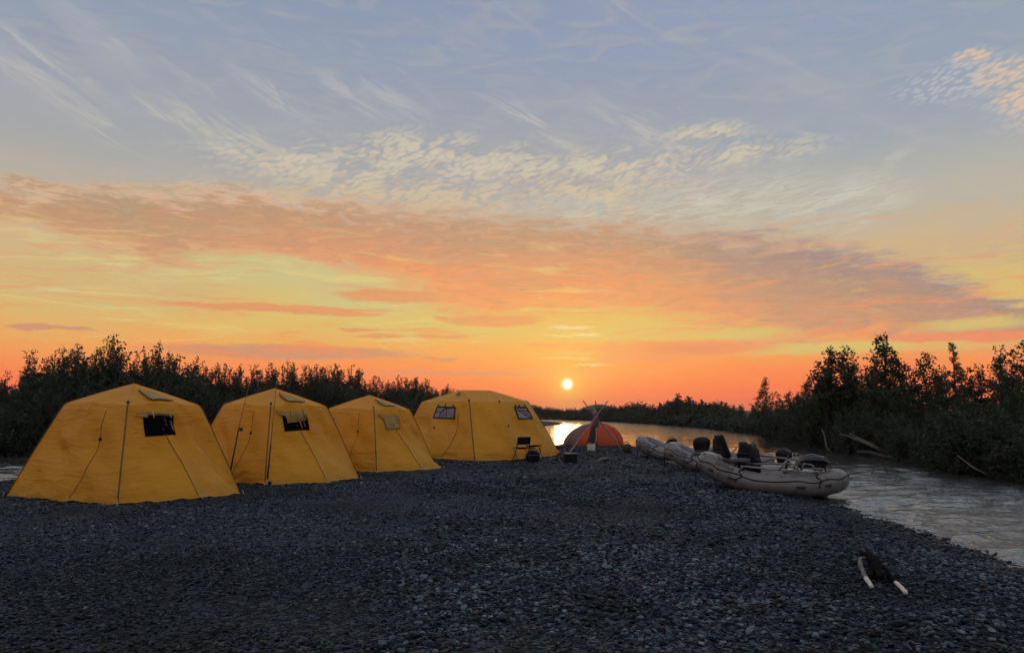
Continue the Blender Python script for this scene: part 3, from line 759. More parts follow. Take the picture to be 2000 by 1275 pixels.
while px < 2190:
    y = float(np.interp(px, [a[0] for a in by_r], [a[1] for a in by_r])); w = 1444 / y
    for row, (dy, dh) in enumerate(((0.9, 0.35), (2.8, 0.0), (0.1, 1.9), (5.0, 0.0))):
        qx = px + random.uniform(-0.3, 0.3) * w + row * 0.3 * w; yy = y + dy + random.uniform(-0.3, 0.3)
        top = float(np.interp(qx, [q[0] for q in sk_r], [q[1] for q in sk_r])) + random.uniform(2, 20) * (30 / y) + dh * w * random.uniform(0.7, 1.1)
        key = ('willow%d' if row == 2 else 'alder%d') % (k % 4); k += 1
        nm = 'willow_shrub' if row == 2 else 'alder_tree'
        lab = ('low overhanging bush on the right bank ' if row == 2 else 'leafy dark tree of the right bank ') + where_right(qx)
        crown_at(nm, key, qx, top, yy, lab, 'shrub' if row == 2 else 'tree', 'bushes along the right bank' if row == 2 else 'trees on the right bank', 1.45 if row == 2 else 1.1)
    px += w * 1.15
# bushes hanging over the water's edge on both banks
def edge_row(line, i0, i1, step, h0, h1, name_zone, group, side):
    global k
    pts = resample(line[i0:i1], step)
    for a, b in zip(pts[:-1], pts[1:]):
        d = (b - a).normalized(); nrm = Vector((d.y, -d.x)) * side; p = a + nrm * random.uniform(-0.1, 0.55)
        px = CX + F_PX * p.x / p.y if p.y > 1 else 9999
        plant('willow_shrub', 'willow%d' % (k % 4), p.x, p.y, random.uniform(h0, h1), random.uniform(0, 6.28), 'low bush trailing leaves over the water ' + name_zone(px), 'shrub', group, random.uniform(1.3, 1.8), 0.25); k += 1
edge_row(RIGHT_BANK, 5, 13, 0.95, 1.2, 2.3, where_right, 'bushes along the right bank', -1)
edge_row(LEFT_BANK, 1, 7, 1.5, 1.2, 2.4, where_left, GL, -1)
# distant wood round the bend: one mass of crowns, nobody could count it
def far_wood():
    r = np.random.default_rng(55); VV, o = [], 0; bases = {}
    for key in ('willow0', 'willow2', 'alder1', 'spruce1'):
        me = KINDS[key][1]; a = np.zeros(len(me.vertices) * 3, np.float32); me.vertices.foreach_get('co', a)
        a = a.reshape(-1, 4, 3); bases[key] = a[r.permutation(len(a))[:2000]]
    spots = [(px, float(np.interp(px, [q[0] for q in sky2], [q[1] for q in sky2])), d) for px, d in
             [(q, float(np.interp(q, [880, 1030, 1100, 1200, 1300, 1400, 1440], [105, 139, 141, 111, 90, 72, 66]))) for q in np.arange(880, 1440, 5.0)]]
    for q0 in resample(RIGHT_BANK[:7], 2.0) + resample(LEFT_BANK[7:], 2.5):
        h = r.uniform(1.1, 1.9); s = h / 4.2; b = bases['willow0'][:900]; ce = b.mean(1, keepdims=True); b = ce + (b - ce) * 2.0; a = r.uniform(0, 6.283)
        q = b.reshape(-1, 3) * np.array([s * 2.4, s * 2.4, s]); q = np.stack([q[:, 0] * math.cos(a) - q[:, 1] * math.sin(a) + q0.x, q[:, 0] * math.sin(a) + q[:, 1] * math.cos(a) + q0.y, q[:, 2] - 0.35], 1)
        VV.append(q)
    for px, top, y in spots:
        for row in range(2):
            p = D(px + r.uniform(-6, 6), top + r.uniform(-2, 7) + row * 9, y + r.uniform(1, 6) - row * 2.5); z = 0.1
            h = max(1.2, p.z - z); key = ('willow0', 'willow2', 'alder1', 'spruce1')[int(r.choice(4, p=[0.36, 0.34, 0.18, 0.12]))]
            s = h / H0(key); a = r.uniform(0, 6.283); c_, s_ = math.cos(a), math.sin(a)
            b = bases[key]; ce = b.mean(1, keepdims=True); b = ce + (b - ce) * 2.0
            q = b.reshape(-1, 3) * np.array([s * 1.5, s * 1.5, s]); q = np.stack([q[:, 0] * c_ - q[:, 1] * s_ + p.x, q[:, 0] * s_ + q[:, 1] * c_ + p.y, q[:, 2] + z], 1)
            VV.append(q)
    v = np.concatenate(VV); f = np.arange(len(v)).reshape(-1, 4)
    me = bpy.data.meshes.new('distant_wood'); me.vertices.add(len(v)); me.vertices.foreach_set('co', v.astype(np.float32).ravel())
    me.loops.add(len(v)); me.loops.foreach_set('vertex_index', f.astype(np.int32).ravel())
    me.polygons.add(len(f)); me.polygons.foreach_set('loop_start', (np.arange(len(f)) * 4).astype(np.int32)); me.update(calc_edges=True); me.materials.append(M_WILLOW)
    o = bpy.data.objects.new('distant_wood', me); COL.objects.link(o)
    return tag(o, 'dark scrub wood round the far bend of the river', 'wood', kind='stuff')
sky2 = [(880, 776), (960, 784), (1040, 788), (1060, 792), (1100, 796), (1125, 793), (1160, 797), (1185, 787), (1210, 792), (1240, 781), (1280, 789), (1325, 771), (1360, 779), (1400, 782), (1440, 786)]
far_wood()
# deadwood along the right bank
def pole(name, pts, r0, r1, label, group=None, cat='log'):
    P = [Vector(p) for p in pts]; Q = resample(P, 0.25); n = len(Q)
    Q = [q + Vector((mnoise.noise(q * 1.7), mnoise.noise(q * 1.7 + Vector((9, 0, 0))), mnoise.noise(q * 1.7 + Vector((0, 9, 0))))) * 0.05 for q in Q]
    mb = MB(); mb.tube(Q, [r0 + (r1 - r0) * i / (n - 1) for i in range(n)], 7)
    return tag(mb.build(name, M_BARK if 'dark' in label else M_DEADWOOD), label, cat, group)
pole('fallen_pole', [D(1732, 884, 27.2), D(1690, 866, 27.6), D(1640, 847, 28.3)], 0.05, 0.02, 'upper of two bleached fallen poles leaning out of the right bank', 'bleached poles on the right bank')
pole('fallen_pole', [D(1725, 881, 27.0), D(1700, 868, 27.1), D(1658, 846, 27.6)], 0.042, 0.018, 'lower of two bleached fallen poles leaning out of the right bank', 'bleached poles on the right bank')
pole('bare_trunk', [D(1625, 886, 30.3), D(1614, 872, 30.3), D(1610, 850, 30.5), D(1604, 838, 30.6)], 0.04, 0.02, 'bare pale leaning trunk at the water left of the fallen poles')
pole('dead_branch', [D(1935, 929, 18.8), D(1905, 915, 19.0), D(1868, 888, 19.6)], 0.028, 0.010, 'thin dead branch dipping into the water near the right edge')
pole('drift_log', [D(1675, 882, 28.6), D(1705, 884, 27.6), D(1760, 899, 25.6), D(1800, 905, 24.2)], 0.07, 0.04, 'dark drift log lying along the waterline under the fallen poles')

# ------------------------------------------------------------------ tents
def cloth_fn(c0, c1, trans, sheen=0.25, wr=1.0):
    def fn(N, p, co):
        t = N.t
        x, y, z = N.sep(co)
        n = N.noise(co, 1.4, 4.0, 0.6, dim='3D'); edge_noise = N.noise(co, 5.0, 4.0, 0.65, dim='3D')
        c = N.mix(N.step(n, 0.3, 0.7), c0, c1)
        low = N.step(z + (edge_noise - 0.5) * 0.35, 0.30, 0.02)
        c = N.mix(low * 0.35, c, tuple(v * 0.45 for v in c0))  # cloth darker towards the hem, with an uneven upper edge
        N.put(p.inputs['Base Color'], c)
        p.inputs['Roughness'].default_value = 0.48; p.inputs['Specular IOR Level'].default_value = sheen
        w = N.noise(N.xyz(x * 1.0, y * 1.0, z * 4.5), 1.6, 4.0, 0.6, 0.8, dim='3D')
        weave = N.noise(co, 160.0, 1.0, 0.5, dim='3D')
        bump(N, p, w * 0.06 * wr + weave * 0.0006, 1.0, 0.8)
        tr = N.n('ShaderNodeBsdfTranslucent'); N.put(tr.inputs[0], c)
        N.t.links.new(p.inputs['Normal'].links[0].from_socket, tr.inputs['Normal'])
        mx = N.n('ShaderNodeMixShader'); mx.inputs[0].default_value = trans
        t.links.new(p.outputs[0], mx.inputs[1]); t.links.new(tr.outputs[0], mx.inputs[2])
        t.links.new(mx.outputs[0], t.nodes['Material Output'].inputs['Surface'])
    return fn
M_YELLOW = material('yellow_tent_cloth', cloth_fn((0.86, 0.375, 0.018), (0.94, 0.445, 0.030), 0.34))
M_FLAP = material('olive_flap_cloth', cloth_fn((0.36, 0.235, 0.055), (0.46, 0.30, 0.075), 0.1))
M_RED = material('red_tent_cloth', cloth_fn((0.95, 0.18, 0.07), (0.96, 0.215, 0.085), 0.6))
M_GREYPANEL = material('grey_tent_cloth', cloth_fn((0.24, 0.16, 0.125), (0.30, 0.20, 0.155), 0.35))
M_SEAM = simple('brown_seam_tape', (0.16, 0.085, 0.018), 0.7)
M_BLACK = simple('black_webbing', (0.012, 0.012, 0.015), 0.6)
M_DARKMESH = simple('dark_window_mesh', (0.002, 0.002, 0.003), 0.95, spec=0.05)
M_PANE = simple('grey_window_film', (0.20, 0.165, 0.155), 0.35, var=0.35, scale=5)
M_CORD = simple('pale_cord', (0.55, 0.47, 0.36), 0.8)
M_STEEL = simple('dull_steel', (0.35, 0.35, 0.36), 0.4, 0.8)

class Tent:
    """wall columns base->shoulder (t 0..1) and shoulder->apex (t 1..2); s runs round the columns"""
    def __init__(s, cols, seed=1, sag=0.05, rsag=0.05):
        s.c, s.n, s.seed, s.sag, s.rsag = cols, len(cols), seed, sag, rsag
    def col(s, i, t):
        c = s.c[i % s.n]; b, h, a = Vector(c['base']), Vector(c['sh']), Vector(c['ap'])
        if t <= 1:
            i0 = Vector(c.get('inner', c['base'])); p = i0.lerp(h.xy, t)
            if 'inner' in c: p += (b - i0) * max(0.0, 1 - t / c.get('rise', 0.66)) ** c.get('pw', 1.45)
            out = p.normalized() * c.get('bulge', 0.012) * math.sin(math.pi * t)
            return Vector((p.x + out.x, p.y + out.y, h.z * t))
        u = t - 1; p = h.lerp(a, u); p.z += 0.012 * math.sin(math.pi * u); return p
    def colr(s, i, t):
        dl = 0.04; lo, hi = max(0, t - dl), min(2, t + dl)
        if t < 0.88 or t > 1.12: return s.col(i, t)
        return (s.col(i, lo) + s.col(i, t) * 2 + s.col(i, hi)) / 4
    def P(s, q, t):
        i = int(math.floor(q)); f = q - i
        a, b = s.colr(i, t), s.colr(i + 1, t); p = a.lerp(b, f)
        k = math.sin(math.pi * f); L = (b - a).length
        inn = Vector((-p.x, -p.y, 0)); inn = inn.normalized() if inn.length > 1e-4 else Vector((0, 0, 0))
        env = math.sin(math.pi * min(t, 1.0)) if t <= 1 else 0.0
        p += inn * k * L * ((s.sag + s.c[i % s.n].get('sag', 0.0)) * (0.35 + 0.65 * env) if t <= 1 else 0)
        if t > 1: p.z -= s.rsag * k * L * math.sin(math.pi * min(1, (t - 1) * 1.1 + 0.12))
        # slack folds: diagonals fanning from the shoulder corners, drapes at the hem
        if t < 1.02:
            o = Vector((s.seed * 7.7, 0, 0)); w = mnoise.noise(Vector((q * 2.1, t * 2.0, 0)) + o)
            d1 = math.sin((t * 10 + f * 5.0 + w * 2.6)) * 0.044 * k * (0.35 + env)
            hem = math.sin((t * 42 - f * 4.0 + w * 5)) * 0.026 * max(0, 1 - t / 0.26) * k
            p += inn * (d1 + hem)
            if t < 0.02: p.z += 0.012 + 0.05 * mnoise.noise(Vector((q * 6.0, 3.3, 0)) + o)
        elif t < 1.95:
            p.z += 0.012 * k * mnoise.noise(Vector((q * 5.0, t * 5, 9)) + Vector((s.seed * 3.1, 0, 0)))
        return p
    def nrm(s, q, t):
        e = 0.01; du = s.P(q + e, t) - s.P(q - e, t); dv = s.P(q, t + e) - s.P(q, t - e)
        n = du.cross(dv).normalized(); return n
    def out(s, q, t, off): return s.P(q, t) + s.nrm(q, t) * off
    def canopy(s, name, mat, parent, per=14, nt=52):
        mb = MB(); nu = s.n * per
        mb.grid(lambda u, v: s.P((u * s.n) % s.n, v * 1.999), nu, nt, wrap_u=True)
        return mb.build(name, mat, parent, True, 15)
    def path(s, name, mat, parent, pts, r, off, seg=6, step=14):
        Q = []
        for (q0, t0), (q1, t1) in zip(pts[:-1], pts[1:]):
            Q += [s.out(q0 + (q1 - q0) * k / step, t0 + (t1 - t0) * k / step, off) for k in range(step)]
        Q.append(s.out(*pts[-1], off)); mb = MB(); mb.tube(Q, r, seg); return mb.build(name, mat, parent)
    def patch(s, name, mat, parent, corners, off, nu=10, nv=8, lift=None, th=0.004):
        """four (q,t) corners: lower left, lower right, upper right, upper left"""
        def qt(u, v):
            (a, b), (c, d), (e, f), (g, h) = corners
            return ((a * (1 - u) + c * u) * (1 - v) + (g * (1 - u) + e * u) * v, (b * (1 - u) + d * u) * (1 - v) + (h * (1 - u) + f * u) * v)
        mb = MB(); fn = lambda u, v: s.out(*qt(u, v), off + (lift(u, v) if lift else 0))
        mb.grid(fn, nu, nv); mb.grid(lambda u, v: s.out(*qt(u, v), off - th + (lift(u, v) if lift else 0)), nu, nv, flip=True)
        return mb.build(name, mat, parent)
def polar(r, deg): a = math.radians(deg); return (r * math.sin(a), -r * math.cos(a))
def small_cols(flare=1.0):
    ap = (0, 0, 2.12); mk = lambda deg, rb, rs, z, **k: dict(base=polar(rb, deg), sh=polar(rs, deg) + (z,), ap=ap, **k)
    return [mk(0, 2.15, 1.22, 1.69, sag=0.05), mk(35, 2.26 * flare, 0.93, 1.74, inner=polar(1.48, 42), rise=0.76, pw=1.25), mk(60, 2.32 * flare, 1.0, 1.72, inner=polar(1.50, 66), rise=0.80, pw=2.1), mk(92, 2.02, 1.24, 1.68),
            mk(135, 1.52, 0.93, 1.73), mk(180, 2.12, 1.22, 1.69), mk(225, 1.52, 0.93, 1.75), mk(268, 2.02, 1.18, 1.72), mk(315, 1.53, 0.92, 1.75)]
def knob(parent, p, r=0.028): mb = MB(); mb.blob(p, (r, r, r * 1.2), 8, 6); return mb.build('toggle', M_BLACK, parent)
def small_tent(name, loc, rz, seed, label, window, scale=1.0, flare=1.0):
    o = tag(empty(name, loc, rz, scale), label, 'tent', 'yellow tents on the gravel bar'); T = Tent(small_cols(flare), seed)
    T.canopy('canopy', M_YELLOW, o)
    T.path('corner_seam', M_SEAM, o, [(0, 0.02), (0, 1.0), (0, 1.12)], 0.014, 0.004)
    for c in (3, 5, 7): T.path('corner_seam', M_SEAM, o, [(c, 0.02), (c, 1.0), (c, 1.1)], 0.012, 0.003)
    T.path('roof_seam', M_YELLOW, o, [(0, 1.12), (0, 1.96)], 0.010, 0.003)
    # curved zips of the two doors
    T.path('door_zip', M_SEAM, o, [(1.0, 0.03), (1.0, 0.18), (0.99, 0.36), (0.95, 0.52), (0.90, 0.66)], 0.008, 0.004)
    T.path('door_zip', M_SEAM, o, [(8.20, 0.03), (8.36, 0.28), (8.44, 0.55), (8.46, 0.92)], 0.006, 0.003)
    knob(o, T.out(0, 1.06, 0.02)); knob(o, T.out(8.46, 0.62, 0.02)); knob(o, T.out(0.86, 0.70, 0.02))
    # vent flap on the right roof panel
    fl = T.patch('roof_vent_flap', M_FLAP, o, [(0.80, 1.09), (1.80, 1.10), (1.62, 1.50), (0.52, 1.60)], 0.012, lift=lambda u, v: 0.018 * (1 - v) + 0.006 * math.sin(u * 9))
    T.path('flap_edge', M_BLACK, fl, [(0.52, 1.60), (0.80, 1.09), (1.80, 1.10)], 0.009, 0.034)
    wc = [(0.46, 0.645), (1.42, 0.645), (1.48, 0.865), (0.42, 0.88)]
    if window == 'open':
        w = T.patch('window', M_DARKMESH, o, wc, 0.008)
        T.patch('rolled_flap', M_FLAP, w, [(0.46, 0.868), (1.40, 0.845), (1.44, 0.885), (0.42, 0.905)], 0.015, 14, 6, lift=lambda u, v: 0.028 * math.sin(math.pi * v) + 0.012 * math.sin(u * 17))
        for u in (0.62, 1.16): T.path('tie', M_CORD, w, [(u, 0.90), (u + 0.02, 0.82)], 0.006, 0.085)
        T.path('strap', M_PANE, w, [(1.27, 0.80), (1.31, 0.69)], 0.014, 0.012)
        T.patch('flap_corner', M_FLAP, w, [(0.24, 0.87), (0.50, 0.84), (0.50, 0.895), (0.24, 0.90)], 0.02, lift=lambda u, v: 0.03 * u)
    elif window == 'half':
        w = T.patch('window', M_DARKMESH, o, wc, 0.008)
        T.patch('rolled_flap', M_FLAP, w, [(0.58, 0.74), (1.36, 0.775), (1.44, 0.895), (0.36, 0.90)], 0.03, 14, 8, lift=lambda u, v: 0.05 * math.sin(math.pi * v * 0.9) + 0.02 * math.sin(u * 15))
        for u in (0.62, 1.12): T.path('tie', M_BLACK, w, [(u, 0.91), (u + 0.02, 0.80)], 0.006, 0.10)
        T.path('strap', M_PANE, w, [(1.24, 0.765), (1.28, 0.69)], 0.014, 0.012)
        T.patch('flap_corner', M_FLAP, w, [(0.20, 0.90), (0.50, 0.82), (0.50, 0.88), (0.20, 0.93)], 0.03, lift=lambda u, v: 0.05 * u)
    else:
        w = T.patch('window', M_FLAP, o, wc, 0.016, lift=lambda u, v: 0.018 * math.sin(math.pi * u) * (1 - v))
        T.path('window_edge', M_BLACK, w, [(0.46, 0.80), (0.50, 0.665), (0.92, 0.655), (1.32, 0.665)], 0.008, 0.03)
        T.patch('flap_corner', M_FLAP, w, [(0.22, 0.88), (0.48, 0.80), (0.48, 0.87), (0.20, 0.92)], 0.03, lift=lambda u, v: 0.04 * u)
    # pegs at the corners
    for q in (0.0, 1.0, 2.0, 7.0):
        p = T.P(q, 0.0); d = Vector((p.x, p.y, 0)).normalized(); mb = MB()
        mb.tube([p + d * 0.04 + Vector((0, 0, 0.07)), p + d * 0.10 - Vector((0, 0, 0.10))], 0.008, 6); mb.build('peg', M_STEEL, o)
    return o, T
T1c, T2c, T3c = D(262, 750, 14.75), D(537, 760, 18.1), D(722, 766, 21.3)
tent1, T1 = small_tent('yellow_tent', (T1c.x, T1c.y, gz(T1c.x, T1c.y)), math.radians(23), 1, 'nearest yellow tent, leftmost, its window open and black', 'open')
tent2, T2 = small_tent('yellow_tent', (T2c.x, T2c.y, gz(T2c.x, T2c.y)), math.radians(14), 2, 'second yellow tent from the left with fishing rods leaning on it', 'half')
tent3, T3 = small_tent('yellow_tent', (T3c.x, T3c.y, gz(T3c.x, T3c.y)), math.radians(17), 3, 'third yellow tent from the left with its window flap closed', 'shut', 0.955)

# the big tent with a short ridge
def big_tent():
    loc = D(927, 764, 26.6)
    o = tag(empty('large_yellow_tent', (loc.x + 0.02, loc.y, gz(loc.x, loc.y)), 0, (1.03, 1.03, 1.0)), 'largest yellow tent, farthest of the row, with two framed grey windows', 'tent', 'yellow tents on the gravel bar')
    zt = 2.30; al, ar = (-0.47, -0.15, zt), (0.50, 0.1, zt - 0.01)
    def mk(b, h, z, a, **k): return dict(base=b, sh=h + (z,), ap=a, bulge=0.03, **k)
    cols = [mk((0.15, -3.0), (-0.10, -1.75), 1.88, al), mk((1.30, -2.75), (0.85, -1.55), 1.90, ar), mk((2.60, -0.9), (1.62, -0.55), 1.90, ar), mk((2.95, 0.5), (1.86, 0.35), 1.88, ar), mk((1.3, 2.7), (0.8, 1.5), 1.90, ar),
            mk((-0.3, 2.9), (-0.2, 1.7), 1.88, ar), mk((-1.9, 2.0), (-1.2, 1.2), 1.9, al), mk((-2.75, 0.2), (-1.87, 0.1), 1.88, al), mk((-1.45, -1.75), (-1.05, -0.95), 1.92, al)]
    T = Tent(cols, 5, 0.03, 0.06); T.canopy('canopy', M_YELLOW, o, 12, 52)
    T.path('corner_seam', M_SEAM, o, [(0, 0.02), (0, 1.0), (0, 1.1)], 0.018, 0.004)
    T.path('corner_seam', M_YELLOW, o, [(1, 0.02), (1, 1.0), (1, 1.1)], 0.010, 0.003)
    T.path('corner_seam', M_SEAM, o, [(3, 0.02), (3, 1.0), (3, 1.1)], 0.014, 0.004)
    T.path('roof_seam', M_YELLOW, o, [(0, 1.1), (0, 1.97)], 0.012, 0.004); T.path('roof_seam', M_YELLOW, o, [(1, 1.1), (1, 1.97)], 0.012, 0.004)
    T.path('door_zip', M_SEAM, o, [(8.28, 0.02), (8.46, 0.22), (8.58, 0.45), (8.66, 0.80)], 0.010, 0.004)
    knob(o, T.out(0, 1.03, 0.02), 0.035); knob(o, T.out(1.0, 0.98, 0.02), 0.03); knob(o, T.out(1.1, 0.56, 0.02), 0.028); knob(o, T.out(8.0, 0.52, 0.02), 0.028)
    def win(q0, q1, t0, t1, arch):
        w = T.patch('window', M_PANE, o, [(q0, t0), (q1, t0), (q1, t1), (q0, t1)], 0.012)
        T.path('window_frame', M_BLACK, w, [(q0, t0), (q1, t0), (q1, t1), (q0, t1), (q0, t0)], 0.026, 0.02, step=8)
        m = (q0 + q1) / 2
        if arch:
            qa, qb = q0 + (q1 - q0) * 0.30, q1 - (q1 - q0) * 0.02
            T.path('muntin', M_BLACK, w, [(qa, t0), (qa + 0.01, t0 + (t1 - t0) * 0.5), (qa + (qb - qa) * 0.3, t0 + (t1 - t0) * 0.86), (qa + (qb - qa) * 0.65, t1 - 0.01), (qb, t1 - 0.01)], 0.016, 0.02, step=6)
            T.path('muntin', M_BLACK, w, [(q0, (t0 + t1) / 2 + 0.01), (qa, (t0 + t1) / 2 + 0.01)], 0.012, 0.02, step=4)
            T.path('muntin', M_BLACK, w, [(m + 0.05, t0), (m + 0.05, t1 - 0.02)], 0.010, 0.02, step=4)
        else:
            T.path('muntin', M_BLACK, w, [(q0 + 0.02, t1 - 0.03), (q1 - 0.03, t0 + 0.02)], 0.012, 0.02, step=4)
            T.path('muntin', M_BLACK, w, [(q0 + 0.1, t1 - 0.06), (q1 - 0.04, t1 - 0.06)], 0.012, 0.02, step=4)
        for k in (0.1, 0.5, 0.9): T.path('tie', M_BLACK, w, [(q0 + (q1 - q0) * k, t1), (q0 + (q1 - q0) * k, t1 + 0.045)], 0.022, 0.035, step=3)
    win(7.86, 8.52, 0.69, 0.88, True); win(1.52, 2.02, 0.68, 0.88, False)
    T.path('roof_vent_slot', M_BLACK, o, [(8.30, 1.50), (8.42, 1.72)], 0.014, 0.02); T.path('roof_vent_slot', M_BLACK, o, [(8.50, 1.46), (8.60, 1.70)], 0.014, 0.02)
    return o, T
tent4, T4 = big_tent()

# small red dome tent by the water
def red_tent():
    c = on_bar(1163, 872); c.y += 1.0; c.z = gz(c.x, c.y)
    o = tag(empty('red_dome_tent', (c.x, c.y, c.z), math.radians(-6)), 'low red dome tent with one grey side panel by the water', 'tent')
    a, b, H = 1.36, 0.95, 1.0
    def P(th, t, k=1.0):
        r = math.cos(t * math.pi / 2) ** 1.0; z = math.sin(t * math.pi / 2) ** 0.95 * H
        e = 2.6; ct, st = math.cos(th), math.sin(th); q = (abs(ct) ** e + abs(st) ** e) ** (-1 / e)
        # panels sag between the crossing poles, peak set right of centre
        s_ = 1 - 0.05 * abs(math.sin(2 * th)) * math.sin(t * math.pi)
        return Vector((a * q * ct * r * s_ * k + 0.22 * t, b * q * st * r * s_ * k, z * k))
    def piece(name, t0, t1, mat, k=1.0):
        mb = MB(); mb.grid(lambda u, v: P(t0 + (t1 - t0) * u, v, k), 36, 18); return mb.build(name, mat, o)
    d = math.radians
    piece('fly', d(-122), d(142), M_RED); piece('side_panel', d(142), d(238), M_GREYPANEL)
    for an in (-40, 40, 140, 220, -122):
        mb = MB(); mb.tube([P(d(an), v / 16, 1.006) for v in range(17)], 0.012, 6); mb.build('pole_sleeve', M_GREYPANEL if an != -40 else M_SEAM, o)
    mb = MB(); mb.tube([P(d(q), 0.005, 1.01) for q in range(-180, 180, 6)], 0.022, 6, closed=True); mb.build('hem', M_BLACK, o)
    return o
red_tent()

# ------------------------------------------------------------------ rafts
def rubber_fn(N, p, co):
    n = N.noise(co, 2.0, 4.0, 0.6, dim='3D'); d = N.noise(co, 7.0, 4.0, 0.7, dim='3D'); x, y, z = N.sep(co)
    c = N.mix(N.step(n, 0.3, 0.7), (0.140, 0.128, 0.122), (0.195, 0.180, 0.172))
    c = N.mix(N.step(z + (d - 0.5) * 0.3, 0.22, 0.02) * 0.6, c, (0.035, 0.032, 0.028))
    c = N.mix(N.step(d, 0.62, 0.8) * 0.3, c, (0.07, 0.062, 0.055))
    N.put(p.inputs['Base Color'], c); N.put(p.inputs['Roughness'], N.step(n, 0.2, 0.8, 0.22, 0.38))
    bump(N, p, N.noise(co, 3.0, 3.0, 0.5, dim='3D'), 0.012)
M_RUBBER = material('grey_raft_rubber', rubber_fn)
M_DARKRUBBER = simple('dark_patch_rubber', (0.03, 0.028, 0.027), 0.6)
M_BLACKVINYL = simple('black_vinyl', (0.006, 0.006, 0.008), 0.5, bmp=0.004, spec=0.25)
M_GREYVINYL = simple('grey_vinyl', (0.06, 0.064, 0.08), 0.45)
M_ALU = simple('aluminium_pipe', (0.30, 0.295, 0.29), 0.38, 0.8)
M_COOLER = simple('white_plastic', (0.42, 0.41, 0.39), 0.45, var=0.1)
M_OAR = simple('oar_shaft', (0.17, 0.15, 0.128), 0.5)
M_NAVY = simple('navy_fabric', (0.008, 0.008, 0.016), 0.8, bmp=0.004, spec=0.15)
M_ROPE = simple('black_rope', (0.016, 0.014, 0.013), 0.85)

class Raft:
    def __init__(s, L=2.98, Wd=1.28, R=0.218, bow=0.36):
        s.a, s.b, s.R, s.bow = L / 2 - R, Wd / 2 - R, R, bow
    def centre(s, u):
        th = u * 2 * math.pi; c, n = math.cos(th), math.sin(th); e = 2 / 3.4
        x = s.a * math.copysign(abs(c) ** e, c); y = s.b * math.copysign(abs(n) ** (2 / 2.9), n)
        k = max(0, (x / s.a - 0.10) / 0.90); q = max(0, (-x / s.a - 0.5) / 0.5)
        return Vector((x, y, s.R + s.bow * k ** 1.7 + 0.13 * q ** 1.8))
    def frame(s, u):
        e = 0.0015; t = (s.centre(u + e) - s.centre(u - e)).normalized()
        o = t.cross(Vector((0, 0, 1))).normalized()
        return s.centre(u), t, o, o.cross(t).normalized() * (1 if o.cross(t).z > 0 else -1)
    def S(s, u, ph, k=1.0):
        """point on the tube: ph 0 outward, pi/2 up"""
        c, t, o, up = s.frame(u); x = c.x / s.a
        r = s.R * (1 - 0.06 * max(0, x) ** 3) * k
        return c + o * math.cos(ph) * r + up * math.sin(ph) * r
def us(n): return [i / n for i in range(n)]
